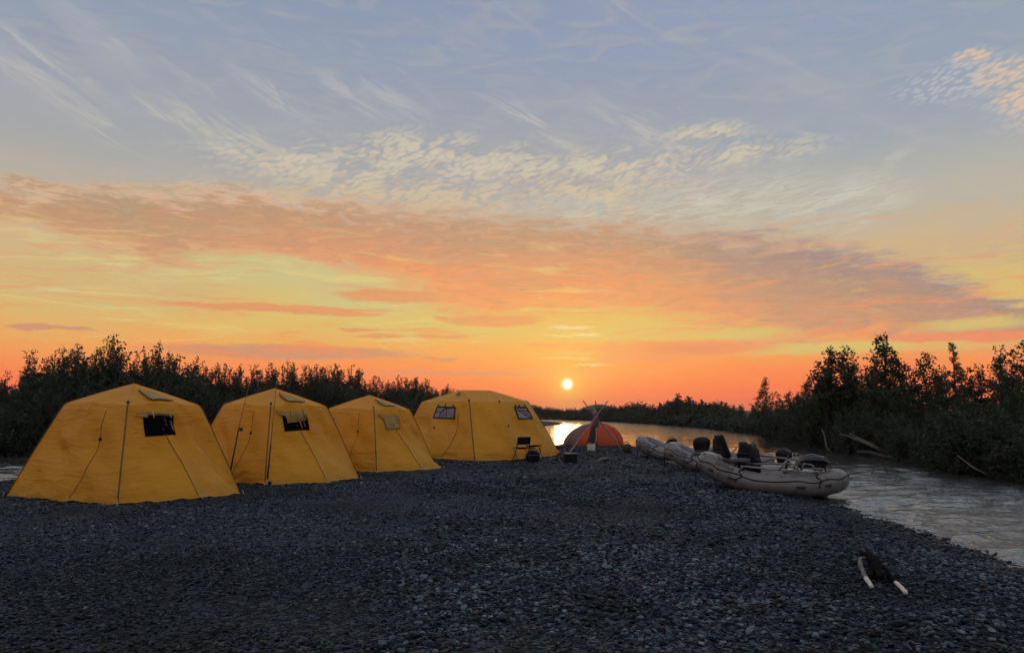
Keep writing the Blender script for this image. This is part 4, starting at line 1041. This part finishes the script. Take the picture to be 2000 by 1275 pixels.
def raft(loc, rz, tilt, label, frame_kind, logo=True, scale=1.0):
    o = tag(empty('inflatable_raft', loc, rz, scale), label, 'raft', 'grey rafts pulled up on the gravel'); o.rotation_euler = (tilt[0], tilt[1], rz)
    Rf = Raft(); n = 110
    # even steps along the path
    fine = [Rf.centre(i / 2000) for i in range(2001)]; ln = np.cumsum([0] + [(b - a).length for a, b in zip(fine[:-1], fine[1:])]); U = np.interp(np.linspace(0, ln[-1], n + 1), ln, np.arange(2001) / 2000)[:-1]
    mb = MB(); seg = 24
    mb.add([Rf.S(u, 2 * math.pi * k / seg) for u in U for k in range(seg)], [(i * seg + k, ((i + 1) % n) * seg + k, ((i + 1) % n) * seg + (k + 1) % seg, i * seg + (k + 1) % seg) for i in range(n) for k in range(seg)])
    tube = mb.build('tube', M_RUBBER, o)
    for v in (0.075, 0.155, 0.335, 0.44, 0.56, 0.665, 0.845, 0.925):                                         # glued chamber bands
        mb = MB(); mb.tube([Rf.S(v, 2 * math.pi * k / 20, 1.004) for k in range(20)], 0.008, 5, closed=True); mb.build('seam_band', M_RUBBER, tube)
    mb = MB(); inner = [(Rf.centre(u).x * 0.97, Rf.centre(u).y * 0.97, max(0.10, Rf.centre(u).z - 0.12)) for u in U]
    mb.add(inner + [(0, 0, 0.10)], [(i, (i + 1) % n, n) for i in range(n)]); mb.build('floor', M_DARKRUBBER, o)
    # rubbing rope round the outside
    mb = MB(); mb.tube([Rf.S(u, 0.42 + 0.10 * math.sin(u * 2 * math.pi * 11), 1.02) for u in U], 0.013, 6, closed=True); mb.build('grab_line', M_ROPE, o)
    for v in (0.13, 0.20, 0.30, 0.38, 0.62, 0.70, 0.80, 0.87):
        mb = MB(); mb.grid(lambda a, b: Rf.S(v + (a - 0.5) * 0.022, -0.05 + (b - 0.5) * 0.28, 1.012), 6, 4); mb.build('patch', M_DARKRUBBER, o)
    for v in (0.215, 0.355, 0.645, 0.785):
        mb = MB(); mb.tube([Rf.S(v + 0.006 * math.sin(k), 1.6 - 1.75 * k / 12, 1.03) for k in range(13)], 0.014, 5); mb.build('strap', M_ROPE, o)
    # painter at the nose
    nose = Rf.S(0.0, 0.3, 1.03); mb = MB()
    mb.tube([Rf.S(0.05, 1.3, 1.03), Rf.S(0.02, 0.7, 1.04), nose, nose + Vector((0.05, 0.02, -0.28)), nose + Vector((0.04, 0.0, -0.62))], 0.014, 6)
    mb.tube([Rf.S(0.95, 1.2, 1.03), Rf.S(0.98, 0.6, 1.05), nose], 0.014, 6); mb.tube([nose, nose + Vector((0.02, -0.10, -0.22)), nose + Vector((0.02, -0.12, -0.3))], 0.012, 6)
    mb.build('bow_rope', M_ROPE, o)
    if logo:
        for text, sz, ph, uu in (('SOTAR', 0.115, 0.66, 1.02),):
            cu = bpy.data.curves.new('logo', 'FONT'); cu.body = text; cu.size = sz; cu.shear = 0.25; cu.offset = 0.004; cu.space_character = 1.08; cu.resolution_u = 2
            tmp = bpy.data.objects.new('logo', cu); COL.objects.link(tmp); dg = bpy.context.evaluated_depsgraph_get(); me = bpy.data.meshes.new_from_object(tmp.evaluated_get(dg)); bpy.data.objects.remove(tmp)
            for side in (1,):
                m2 = me.copy(); ws = max(v.co.x for v in m2.vertices)
                # the left hand side runs from u = 0 (bow) to 0.5 (stern): lettering reads bow to stern
                u0 = next(i / 2000 for i in range(1000) if fine[i].x < uu)
                Lt = ln[-1]; s0 = np.interp(u0, np.arange(2001) / 2000, ln)
                for v in m2.vertices:
                    uq = float(np.interp(s0 + v.co.x, ln, np.arange(2001) / 2000)); p = Rf.S(uq, ph + v.co.y / Rf.R, 1.014); v.co = p
                link('logo', m2, M_BLACK, o, False)
    pipe = lambda nm, pts, r=0.021, mat=M_ALU, par=o: MB().tube(pts, r, 8).build(nm, mat, par)
    top = 0.50
    if frame_kind == 'rowing':
        for sy in (-1, 1): pipe('frame_rail', [(0.50, sy * 0.50, top + 0.05), (-0.95, sy * 0.50, top)])
        for x in (0.48, 0.02, -0.48, -0.93): pipe('frame_bar', [(x, -0.54, top + 0.02), (x, 0.54, top + 0.02)])
        for sy in (-1, 1):
            pipe('oar_stand', [(-0.22, sy * 0.50, top), (-0.42, sy * 0.54, top + 0.24)], 0.018); pipe('oar_stand', [(-0.62, sy * 0.50, top), (-0.42, sy * 0.54, top + 0.24)], 0.018)
            pipe('oarlock', [(-0.42, sy * 0.54, top + 0.22), (-0.42, sy * 0.54, top + 0.33)], 0.016, M_BLACK)
        pipe('seat_hoop', [(-0.60, 0.30, top), (-0.70, 0.28, top + 0.16), (-0.84, 0.28, top + 0.13), (-0.92, 0.28, top)], 0.016)
    return o, Rf

R1p = G(1503, 962); R2p = G(1398, 912); R3p = G(1318, 893)
# bow points away from the water, up the bar
def place(px_bow, y_bow, px_stern, y_stern, lift=0.0):
    """heading from two measured distances"""
    b = Vector(((px_bow - CX) / F_PX * y_bow, y_bow)); s = Vector(((px_stern - CX) / F_PX * y_stern, y_stern))
    m = (b + s) / 2; d = b - s
    return (m.x, m.y, lift), math.atan2(d.y, d.x), d.length
loc1, rz1, L1 = place(1384, 16.0, 1614, 14.95, -0.10)
loc2, rz2, L2 = place(1312, 21.0, 1484, 19.6, -0.10)
loc3, rz3, L3 = place(1250, 26.0, 1388, 24.2, -0.10)
raft1, RF1 = raft(loc1, rz1, (0, -0.022), 'nearest grey raft with oars, seats and a black motor aboard', 'rowing')
raft2, RF2 = raft(loc2, rz2, (0, -0.018), 'middle grey raft of the three, its bow behind the nearest raft', 'rowing')
raft3, RF3 = raft(loc3, rz3, (0, -0.018), 'farthest grey raft, beside the red tent', 'none')

def aboard(rf, x, y, z): return rf.matrix_basis @ Vector((x, y, z))
def outboard(rf, at, rz, label, s=1.0):
    o = tag(empty('outboard_motor', aboard(rf, *at), rf.rotation_euler.z + rz, s), label, 'motor', 'black outboard motors on the rafts')
    def cowl(u, v):
        th = u * 2 * math.pi; t = v; e = 2 / 3.2; c, n = math.cos(th), math.sin(th)
        w = (0.66 + 0.42 * math.sin(min(1, t * 1.5) * math.pi / 2)) * (1 if t < 0.72 else math.cos((t - 0.72) / 0.28 * math.pi / 2) ** 0.45)
        return Vector((math.copysign(abs(c) ** e, c) * 0.20 * w + 0.03 * t, math.copysign(abs(n) ** e, n) * 0.14 * w, 0.42 * t))
    mb = MB(); mb.grid(cowl, 28, 16, wrap_u=True); mb.build('cowl', M_BLACKVINYL, o)
    mb = MB(); mb.box((0.02, 0, 0.07), (0.34, 0.245, 0.03), bev=0.01); mb.build('cowl_band', M_GREYVINYL, o)
    mb = MB(); mb.box((-0.02, 0, -0.30), (0.12, 0.09, 0.62), bev=0.03); mb.build('leg', M_BLACKVINYL, o)
    mb = MB(); mb.tube([(0.10, 0.0, 0.02), (0.36, 0.02, 0.06), (0.56, 0.02, 0.05)], [0.022, 0.02, 0.026], 8); mb.build('tiller', M_BLACKVINYL, o)
    return o
def seat(rf, at, rz, label, grey=True, lean=0.25, s=1.0):
    o = tag(empty('boat_seat', aboard(rf, *at), rf.rotation_euler.z + rz, s), label, 'seat', 'seats aboard the rafts')
    mb = MB(); mb.tube([(0, 0, -0.16), (0, 0, 0.02)], 0.035, 10); mb.build('pedestal', M_ALU, o)
    mb = MB(); mb.box((0, 0, 0.05), (0.42, 0.44, 0.09), bev=0.035); mb.build('cushion', M_GREYVINYL if grey else M_BLACKVINYL, o)
    mb = MB(); mb.box((-0.20 - 0.17 * math.sin(lean), 0, 0.12 + 0.20), (0.09, 0.42, 0.46), bev=0.04, M=Matrix.Rotation(-lean, 4, 'Y')); mb.build('backrest', M_BLACKVINYL, o)
    return o
def folded_seat(rf, at, rz, label):
    o = tag(empty('boat_seat', aboard(rf, *at), rf.rotation_euler.z + rz), label, 'seat', 'seats aboard the rafts')
    for x in (-0.22, 0.18):
        for y in (-0.16, 0.16): MB().tube([(x * 1.15, y * 1.2, -0.02), (x, y, 0.14)], 0.012, 6).build('leg', M_BLACK, o)
    mb = MB()
    def sh(u, v):
        a = math.pi * v; w = 0.25 * (0.8 + 0.2 * math.sin(a))
        return Vector((-0.34 * math.cos(a) - 0.05 * math.sin(a), (u - 0.5) * 2 * w, 0.10 + 0.20 * math.sin(a) * (1 - 0.35 * (2 * u - 1) ** 2) + 0.012 * mnoise.noise(Vector((u * 5, v * 5, 1)))))
    mb.grid(sh, 12, 18); mb.grid(lambda u, v: sh(u, v) - Vector((0, 0, 0.03)), 12, 18, flip=True); mb.build('backrest', M_BLACKVINYL, o)
    MB().box((0.02, 0, 0.11), (0.52, 0.42, 0.07), bev=0.03).build('cushion', M_BLACKVINYL, o)
    MB().tube([(-0.33, -0.2, 0.11), (-0.22, -0.24, 0.27), (0.0, -0.25, 0.32), (0.22, -0.24, 0.26), (0.33, -0.2, 0.11)], 0.012, 6).build('back_frame', M_ALU, o)
    return o
def bag(name, p, size, rz, label, mat, cat='bag', lean=(0, 0), group=None, jit=0.18, straps=True):
    o = tag(empty(name, p, rz), label, cat, group); o.rotation_euler = (lean[0], lean[1], rz); mb = MB()
    def fn(u, v):
        th = u * 2 * math.pi; e = 2 / 4.2; c, n = math.cos(th), math.sin(th); w = math.sin(max(0.0, min(1, v)) * math.pi) ** 0.28 if v not in (0, 1) else 0
        w *= 1 - 0.12 * v; d = Vector((math.copysign(abs(c) ** e, c) * size[0] / 2 * w, math.copysign(abs(n) ** e, n) * size[1] / 2 * w, size[2] * v))
        return d * (1 + jit * mnoise.noise(d * 6 + Vector(p)))
    mb.grid(fn, 22, 14, wrap_u=True); mb.build('body', mat, o)
    if straps:
        mb = MB(); mb.tube([(size[0] * 0.3 * math.cos(a), size[1] * 0.15, size[2] * 0.92 + 0.09 * math.sin(a)) for a in np.linspace(0, math.pi, 9)], 0.012, 6); mb.build('handle', M_BLACK, o)
        mb = MB(); mb.tube([(size[0] * 0.52 * math.cos(a), size[1] * 0.52 * math.sin(a), size[2] * 0.62) for a in np.linspace(0, 2 * math.pi, 20, endpoint=False)], 0.010, 5, closed=True); mb.build('strap', M_GREYVINYL, o)
    return o
def box_thing(name, p, size, rz, label, mat, cat, lid_mat=None, group=None):
    o = tag(empty(name, p, rz), label, cat, group)
    mb = MB(); mb.box((0, 0, size[2] * 0.42), (size[0], size[1], size[2] * 0.84), bev=0.02); mb.build('body', mat, o)
    mb = MB(); mb.box((0, 0, size[2] * 0.925), (size[0] * 1.04, size[1] * 1.04, size[2] * 0.15), bev=0.018); mb.build('lid', lid_mat or mat, o)
    for sx in (-1, 1):
        mb = MB(); mb.box((sx * size[0] * 0.53, 0, size[2] * 0.66), (0.02, size[1] * 0.4, 0.035), bev=0.006); mb.build('handle', M_BLACK, o)
    return o
def oar(a, b, label, blade=True):
    a, b = Vector(a), Vector(b); d = (b - a).normalized(); o = tag(empty('oar', a), label, 'oar', 'oars lying across the nearest raft'); q = b - a
    mb = MB(); mb.tube([(0, 0, 0), q * 0.72], [0.019, 0.024], 8); mb.build('shaft', M_OAR, o)
    mb = MB(); mb.tube([-d * 0.14, (0, 0, 0)], 0.024, 8); mb.build('grip', M_BLACK, o)
    side = d.cross(Vector((0, 0, 1))).normalized(); up = side.cross(d)
    def bl(u, v):
        w = 0.075 * (math.sin(min(1, v * 1.6) * math.pi / 2) ** 0.8) * (1 if v < 0.88 else math.sqrt(max(0.0, 1 - ((v - 0.88) / 0.12) ** 2 * 0.8)))
        return q * (0.70 + 0.30 * v) + (side * 0.35 + up * 0.94) * (u - 0.5) * 2 * w + side * 0.012 * math.cos((u - 0.5) * math.pi)
    mb = MB(); mb.grid(bl, 6, 14); mb.grid(lambda u, v: bl(u, v) - side * 0.012, 6, 14, flip=True); mb.build('blade', M_BLACKVINYL, o)
    return o
# nearest raft
seat(raft1, (0.66, 0.06, 0.58), math.pi + 0.5, 'grey bow seat with a black folded back in the nearest raft', True, 0.35, 1.1)
bag('dry_bag', aboard(raft1, 0.28, 0.02, 0.22), (0.23, 0.22, 0.76), 0.4, 'tall black dry bag standing upright in the nearest raft', M_BLACKVINYL, lean=(0.05, -0.06))
bag('dry_bag', aboard(raft1, 0.48, -0.10, 0.28), (0.50, 0.30, 0.74), 0.5, 'black slumped bag behind the bow seat of the nearest raft', M_NAVY, lean=(-0.2, 0.25))
box_thing('cooler', aboard(raft1, -0.05, -0.15, 0.14), (0.42, 0.5, 0.42), rz1, 'white cooler amidships in the nearest raft', M_COOLER, 'cooler')
outboard(raft1, (-0.22, -0.60, 0.50), 1.35, 'black outboard motor standing up beyond the oars of the nearest raft', 0.95)
folded_seat(raft1, (-0.82, 0.05, 0.50), 0.1, 'black mesh stern seat folded down in the nearest raft')
oar(aboard(raft1, 0.30, -0.34, 0.74), aboard(raft1, -1.02, 0.06, 0.66), 'upper oar lying over the gear of the nearest raft, blade astern')
oar(aboard(raft1, 0.26, 0.40, 0.60), aboard(raft1, -1.10, 0.20, 0.66), 'lower oar along the near side of the nearest raft')
p0, p1 = aboard(raft1, 0.78, 0.06, 0.45), aboard(raft1, 0.90, 0.10, 0.86)
o_ = tag(empty('paddle', p0), 'short paddle sticking up from the bow of the nearest raft', 'paddle'); q_ = p1 - p0
MB().tube([(0, 0, 0), q_ * 0.62], 0.016, 8).build('shaft', M_BLACK, o_)
pb = lambda u, v: q_ * (0.50 + 0.50 * v) + Vector((0.8, 0.5, 0)) * (u - 0.5) * 0.12 * math.sin(math.pi * (0.12 + 0.8 * v))
MB().grid(pb, 4, 8).grid(lambda u, v: pb(u, v) + Vector((0.01, -0.012, 0)), 4, 8, flip=True).build('blade', M_BLACKVINYL, o_)
# middle raft
outboard(raft2, (0.46, -0.02, 0.50), 3.6, 'large black outboard motor with tiller standing in the middle raft', 1.1)
seat(raft2, (-0.02, -0.05, 0.52), 1.9, 'black tilted seat with a steel post in the middle raft', False, 0.25, 0.72)
box_thing('dry_box', aboard(raft2, 0.25, 0.0, 0.14), (0.42, 0.6, 0.40), rz2, 'aluminium dry box under the motor of the middle raft', M_ALU, 'box')
# farthest raft
bag('dry_bag', aboard(raft3, 0.20, -0.1, 0.26), (0.46, 0.36, 0.46), 0.2, 'dark bag heaped in the farthest raft', M_NAVY)

# ------------------------------------------------------------------ camp things
M_WOODPOLE = simple('peeled_pole', (0.26, 0.17, 0.115), 0.8, var=0.35, scale=8)
M_PURPLE = simple('mauve_cloth', (0.17, 0.085, 0.12), 0.85, var=0.4, scale=7, bmp=0.01)
M_OLIVE = simple('olive_cloth', (0.055, 0.045, 0.018), 0.85, var=0.4, scale=7, bmp=0.01)
M_CHAR = simple('charred_wood', (0.004, 0.004, 0.004), 0.9, spec=0.05)
M_JUG = simple('white_jug_plastic', (0.68, 0.62, 0.56), 0.45, var=0.08)
M_ORANGE = simple('orange_nylon', (0.62, 0.22, 0.06), 0.6)

# fishing rods leaning on the second tent
def rod(tip, elbow, foot, label, reel_t):
    tip, elbow, foot = Vector(tip), Vector(elbow), Vector(foot)
    o = tag(empty('fishing_rod', foot), label, 'fishing rod', 'fishing rods on the second tent'); T_, E_ = tip - foot, elbow - foot
    MB().tube([E_ * 0.55, E_, T_], [0.011, 0.009, 0.004], 6).build('blank', M_SEAM, o)
    MB().tube([(0, 0, 0), E_ * 0.5, E_], [0.02, 0.018, 0.015], 8).build('grip', M_BLACK, o)
    mb = MB(); r = E_ * reel_t; mb.blob(r + Vector((0.07, -0.04, 0)), (0.045, 0.03, 0.045), 10, 8); mb.tube([r, r + Vector((0.07, -0.04, 0))], 0.012, 6); mb.build('reel', M_BLACK, o)
    for k in (0.3, 0.55, 0.8):
        q = E_ + (T_ - E_) * k; MB().tube([q + Vector((0.012 * math.cos(a), -0.014, 0.012 * math.sin(a))) for a in np.linspace(0, 6.283, 8, endpoint=False)], 0.003, 4, closed=True).build('guide', M_BLACK, o)
    return o
f1 = on_bar(445, 946)
rod(D(487, 748, 17.3), D(466, 838, 16.35), f1, 'fishing rod leaning on the left face of the second tent, tip above the roof', 1.0)
f2 = on_bar(521, 947)
rod(D(541, 740, 16.95), D(529, 868, 16.25), f2, 'fishing rod standing beside the front seam of the second tent', 0.06)

# folding chair and stool in front of the big tent
def camp_chair(p, rz, label, back=True, h=0.42):
    o = tag(empty('folding_chair' if back else 'folding_stool', p, rz), label, 'chair' if back else 'stool'); w = 0.21
    for sx in (-1, 1):
        MB().tube([(sx * w, -0.20, 0.0), (sx * w, 0.19, h)], 0.013, 7).build('leg', M_BLACK, o)
        MB().tube([(sx * w * 0.92, 0.20, 0.0), (sx * w * 0.92, -0.19, h)], 0.013, 7).build('leg', M_BLACK, o)
        if back: MB().tube([(sx * w, 0.17, h * 0.95), (sx * w, 0.27, h + 0.32)], 0.013, 7).build('back_post', M_BLACK, o)
    for y_ in (-0.20, 0.20): MB().tube([(-w, y_, 0.03), (w, y_, 0.03)], 0.011, 7).build('foot_bar', M_BLACK, o)
    mb = MB(); sg = lambda u, v: Vector(((u - 0.5) * 2 * w, -0.19 + 0.38 * v, h - 0.05 * math.sin(math.pi * v) * math.sin(math.pi * u)))
    mb.grid(sg, 8, 8); mb.grid(lambda u, v: sg(u, v) - Vector((0, 0, 0.012)), 8, 8, flip=True); mb.build('seat', M_NAVY, o)
    if back:
        mb = MB(); bk = lambda u, v: Vector(((u - 0.5) * 2 * w, 0.20 + 0.07 * v + 0.03 * math.sin(math.pi * u), h + 0.10 + 0.24 * v))
        mb.grid(bk, 8, 6); mb.grid(lambda u, v: bk(u, v) + Vector((0, 0.012, 0)), 8, 6, flip=True); mb.build('backrest', M_NAVY, o)
    return o
camp_chair(on_bar(1018, 899), math.radians(200), 'navy folding chair in front of the large yellow tent')
q = on_bar(1044, 896); q.y += 0.35
camp_chair(q, math.radians(160), 'small navy folding stool behind the black bag', False, 0.44)
q = on_bar(1041, 902)
bag('duffel_bag', q, (0.46, 0.34, 0.36), 0.1, 'black bag on the gravel beside the folding chair', M_NAVY)
q = on_bar(1054, 900); MB_ = MB(); MB_.tube([q + Vector((0, 0, 0.22)), q + Vector((0.05, -0.05, 0.03))], 0.022, 8); tag(MB_.build('drink_bottle', M_STEEL), 'slim metal bottle tilted against the black bag', 'bottle')
q = on_bar(1114, 903)
cr = tag(empty('crate', q, 0.25), 'dark open crate with a pale rim on the gravel', 'crate')
for nm, c_, s_ in (('base', (0, 0, 0.02), (0.34, 0.30, 0.03)), ('side', (-0.165, 0, 0.15), (0.02, 0.30, 0.26)), ('side', (0.165, 0, 0.15), (0.02, 0.30, 0.26)), ('side', (0, -0.145, 0.15), (0.31, 0.02, 0.26)), ('side', (0, 0.145, 0.15), (0.31, 0.02, 0.26))):
    MB().box(c_, s_, bev=0.004).build(nm, M_BLACKVINYL, cr)
MB().tube([(-0.165, -0.145, 0.29), (0.165, -0.145, 0.30), (0.165, 0.145, 0.29), (-0.165, 0.145, 0.29)], 0.012, 6, closed=True).build('rim', M_JUG, cr)
q = on_bar(1097, 899); bag('stuff_sack', q, (0.34, 0.20, 0.16), 0.4, 'small dark sack lying left of the crate', M_OLIVE)
def stick(name, a, b, r, label, mat, cat='stick', group=None, bend=0.04):
    a, b = Vector(a), Vector(b); n = 8; Q = [a.lerp(b, k / n) + Vector((0, 0, 1)) * bend * math.sin(math.pi * k / n) + Vector((mnoise.noise(Vector((k * 0.9, a.x, 0))), mnoise.noise(Vector((k * 0.9, a.x, 5))), 0)) * r * 0.9 for k in range(n + 1)]
    mb = MB(); mb.tube(Q, [r * (1 + 0.25 * mnoise.noise(Vector((k * 1.3, a.y, 2)))) for k in range(n + 1)], 9); return tag(mb.build(name, mat), label, cat, group)
up = Vector((0, 0, 0.03))
stick('pale_stick', on_bar(1064, 894) + up, on_bar(1086, 897) + up, 0.022, 'pale stick on the gravel between the big tent and the dark sack', M_DEADWOOD)
stick('pale_stick', on_bar(1086, 897) + up, on_bar(1097, 903) + up, 0.018, 'short pale stick pointing at the crate', M_DEADWOOD)
q = on_bar(1086, 888); bag('stuff_sack', q, (0.26, 0.2, 0.17), 0.0, 'small orange sack at the right corner of the large tent', M_ORANGE, straps=False)
stick('driftwood', on_bar(1167, 903) + up, on_bar(1188, 898) + up * 1.5, 0.055, 'short pale piece of driftwood in front of the red tent', M_DEADWOOD, 'driftwood')
# sandals left on the gravel
for dx, lab in ((0, 'left sandal of a dark pair in front of the red tent'), (13, 'right sandal of a dark pair in front of the red tent')):
    q = on_bar(1166 + dx, 886 + dx * 0.12); s_ = tag(empty('sandal', q, 0.7 + dx * 0.04), lab, 'sandal', 'sandals in front of the red tent')
    mb = MB(); mb.grid(lambda u, v: Vector((math.cos(u * 6.283) * 0.14 * (0.2 + 0.8 * min(v, 1)), math.sin(u * 6.283) * 0.055 * (1 + 0.2 * math.cos(u * 6.283)), 0.02 + 0.03 * (1 - v))), 20, 3, wrap_u=True); mb.build('sole', M_BLACK, s_)
    MB().tube([(0.04, -0.055, 0.03), (0.05, 0, 0.10), (0.04, 0.055, 0.03)], 0.012, 6).build('strap', M_NAVY, s_); MB().tube([(-0.07, -0.05, 0.03), (-0.08, 0, 0.11), (-0.07, 0.05, 0.03)], 0.012, 6).build('strap', M_NAVY, s_)
q = on_bar(1225, 884); bag('rubber_bucket', q, (0.34, 0.34, 0.34), 0.3, 'dark round sack between the red tent and the farthest raft', M_OLIVE, jit=0.08)
q = on_bar(1091, 876); bag('stuff_sack', q, (0.5, 0.26, 0.14), 0.1, 'low dark heap at the left foot of the red tent', M_OLIVE, straps=False)

# pole tripod with hanging things in front of the red tent
yT = 29.6
def tripod():
    base = on_bar(1160, 883); o = tag(empty('pole_tripod', base), 'tripod of peeled poles lashed together before the red tent', 'tripod')
    rel = lambda v: Vector(v) - base
    for foot, tip in ((on_bar(1108, 890), D(1187, 783, yT + 0.35)), (on_bar(1216, 880), D(1138, 782, yT + 0.1)), (on_bar(1166, 872), D(1163, 783, yT - 0.1))):
        f, t = rel(foot), rel(tip); n = 10
        Q = [f.lerp(t, k / n) + Vector((mnoise.noise(Vector((k * .7, foot.x, 1))), mnoise.noise(Vector((k * .7, foot.x, 4))), 0)) * 0.025 for k in range(n + 1)]
        MB().tube(Q, [0.032 - 0.012 * k / n for k in range(n + 1)], 8).build('pole', M_WOODPOLE, o)
    c_ = rel(D(1161, 806, yT)); MB().tube([c_ + Vector((0.07 * math.cos(a), 0.07 * math.sin(a), 0.012 * a - 0.1)) for a in np.linspace(0, 18, 40)], 0.012, 5).build('lashing', M_CORD, o)
    return o
tripod()
def drape(name, top, bot, w0, w1, mat, label, cat, seed, depth=0.10):
    top, bot = Vector(top), Vector(bot); o = empty(name, top); h = top.z - bot.z; mb = MB()
    def fn(u, v):
        th = u * 2 * math.pi; w = (w0 + (w1 - w0) * v) / 2; k = 1 + 0.22 * math.sin(th * 5 + seed + v * 2) * (0.3 + 0.7 * v); e = 0.12 if v in (0,) else 1
        return Vector((math.cos(th) * w * k * e + (bot.x - top.x) * v, math.sin(th) * depth * k * e, -h * v + 0.03 * math.sin(th * 3 + seed) * v))
    mb.grid(fn, 40, 14, wrap_u=True); mb.build('cloth', mat, o); return tag(o, label, cat)
drape('hanging_shirt', D(1164, 804, yT - 0.10), D(1163, 833, yT - 0.16), 0.16, 0.24, M_PURPLE, 'mauve shirt hanging at the top of the pole tripod', 'shirt', 1)
d_ = drape('hanging_jacket', D(1160, 828, yT - 0.20), D(1155, 864, yT - 0.24), 0.18, 0.27, M_OLIVE, 'dark olive jacket hanging from the pole tripod', 'jacket', 2)
MB().tube([Vector(D(a_, b_, yT - c_)) - d_.location for a_, b_, c_ in ((1164, 834, 0.3), (1165, 858, 0.35), (1162, 866, 0.4))], 0.014, 6).build('drawstring', M_CORD, d_)
q = on_bar(1155, 880)
jg = tag(empty('water_jug', q, 0.15), 'square white water jug under the pole tripod', 'jug')
MB().box((0, 0, 0.125), (0.29, 0.22, 0.25), bev=0.035).build('body', M_JUG, jg)
MB().tube([(-0.09, 0, 0.24), (-0.08, 0, 0.30), (0.04, 0, 0.30), (0.05, 0, 0.24)], 0.016, 7).build('handle', M_JUG, jg); MB().tube([(0.10, 0, 0.24), (0.10, 0, 0.285)], 0.026, 10).build('cap', M_JUG, jg)

# forked, partly burnt driftwood in the foreground
def drift_fork():
    b = on_bar(1700, 1118); o = tag(empty('burnt_driftwood', b), 'forked driftwood with a charred middle and two pale bare ends', 'driftwood'); rel = lambda px, py, z=0.03: on_bar(px, py) - b + Vector((0, 0, z))
    def limb(nm, pts, rad, mat, seg=9):
        Q = resample([Vector(p) for p in pts], 0.03); n = len(Q); R_ = np.interp(np.linspace(0, 1, n), np.linspace(0, 1, len(rad)), rad)
        Q = [p + Vector((mnoise.noise(p * 14), mnoise.noise(p * 14 + Vector((5, 0, 0))), mnoise.noise(p * 14 + Vector((0, 5, 0))))) * 0.010 for p in Q]
        MB().tube(Q, [r * (1 + 0.18 * mnoise.noise(p * 22)) for r, p in zip(R_, Q)], seg).build(nm, mat, o)
    limb('charred_stem', [rel(1680, 1082, 0.02), rel(1700, 1098, 0.07), rel(1712, 1120, 0.09), rel(1722, 1140, 0.05)], [0.02, 0.045, 0.05, 0.022], M_CHAR)
    limb('charred_stem', [rel(1688, 1090, 0.05), rel(1706, 1108, 0.06), rel(1704, 1132, 0.035)], [0.02, 0.036, 0.02], M_CHAR)
    limb('bark_branch', [rel(1692, 1098, 0.05), rel(1680, 1100, 0.06), rel(1681, 1115, 0.05), rel(1692, 1138, 0.045)], [0.016, 0.024, 0.022, 0.020], M_DEADWOOD)
    limb('bare_end', [rel(1692, 1138, 0.045), rel(1704, 1153, 0.035)], [0.022, 0.017], M_JUG)
    limb('bark_branch', [rel(1726, 1118, 0.06), rel(1740, 1136, 0.05), rel(1750, 1147, 0.045)], [0.016, 0.024, 0.022], M_CHAR)
    limb('bare_end', [rel(1749, 1146, 0.046), rel(1760, 1156, 0.042), rel(1771, 1166, 0.036)], [0.019, 0.019, 0.018], M_JUG)
    return o
drift_fork()
q = on_bar(1371, 963); mb = MB(); mb.blob(q + Vector((0, 0, 0.02)), (0.10, 0.06, 0.04), 12, 8, 0.5); tag(mb.build('pale_stone', M_DEADWOOD), 'pale flat stone on the gravel left of the nearest raft', 'stone')
stick('driftwood', on_bar(1298, 902) + up, on_bar(1325, 908) + up, 0.03, 'thin pale driftwood stick lying under the middle raft', M_DEADWOOD, 'driftwood')

# ------------------------------------------------------------------ evening haze over the river
def haze():
    mb = MB(); mb.box((0, 200, 6.0), (2600, 2200, 16.0)); o = mb.build('haze', None, None, False)
    m = bpy.data.materials.new('haze_air'); m.use_nodes = True; t = m.node_tree; t.nodes.clear()
    v = t.nodes.new('ShaderNodeVolumePrincipled'); v.inputs['Color'].default_value = (0.95, 0.93, 0.92, 1); v.inputs['Density'].default_value = 0.0003; v.inputs['Anisotropy'].default_value = 0.6
    out = t.nodes.new('ShaderNodeOutputMaterial'); t.links.new(v.outputs[0], out.inputs['Volume']); o.data.materials.append(m)
    return tag(o, kind="stuff")
haze()
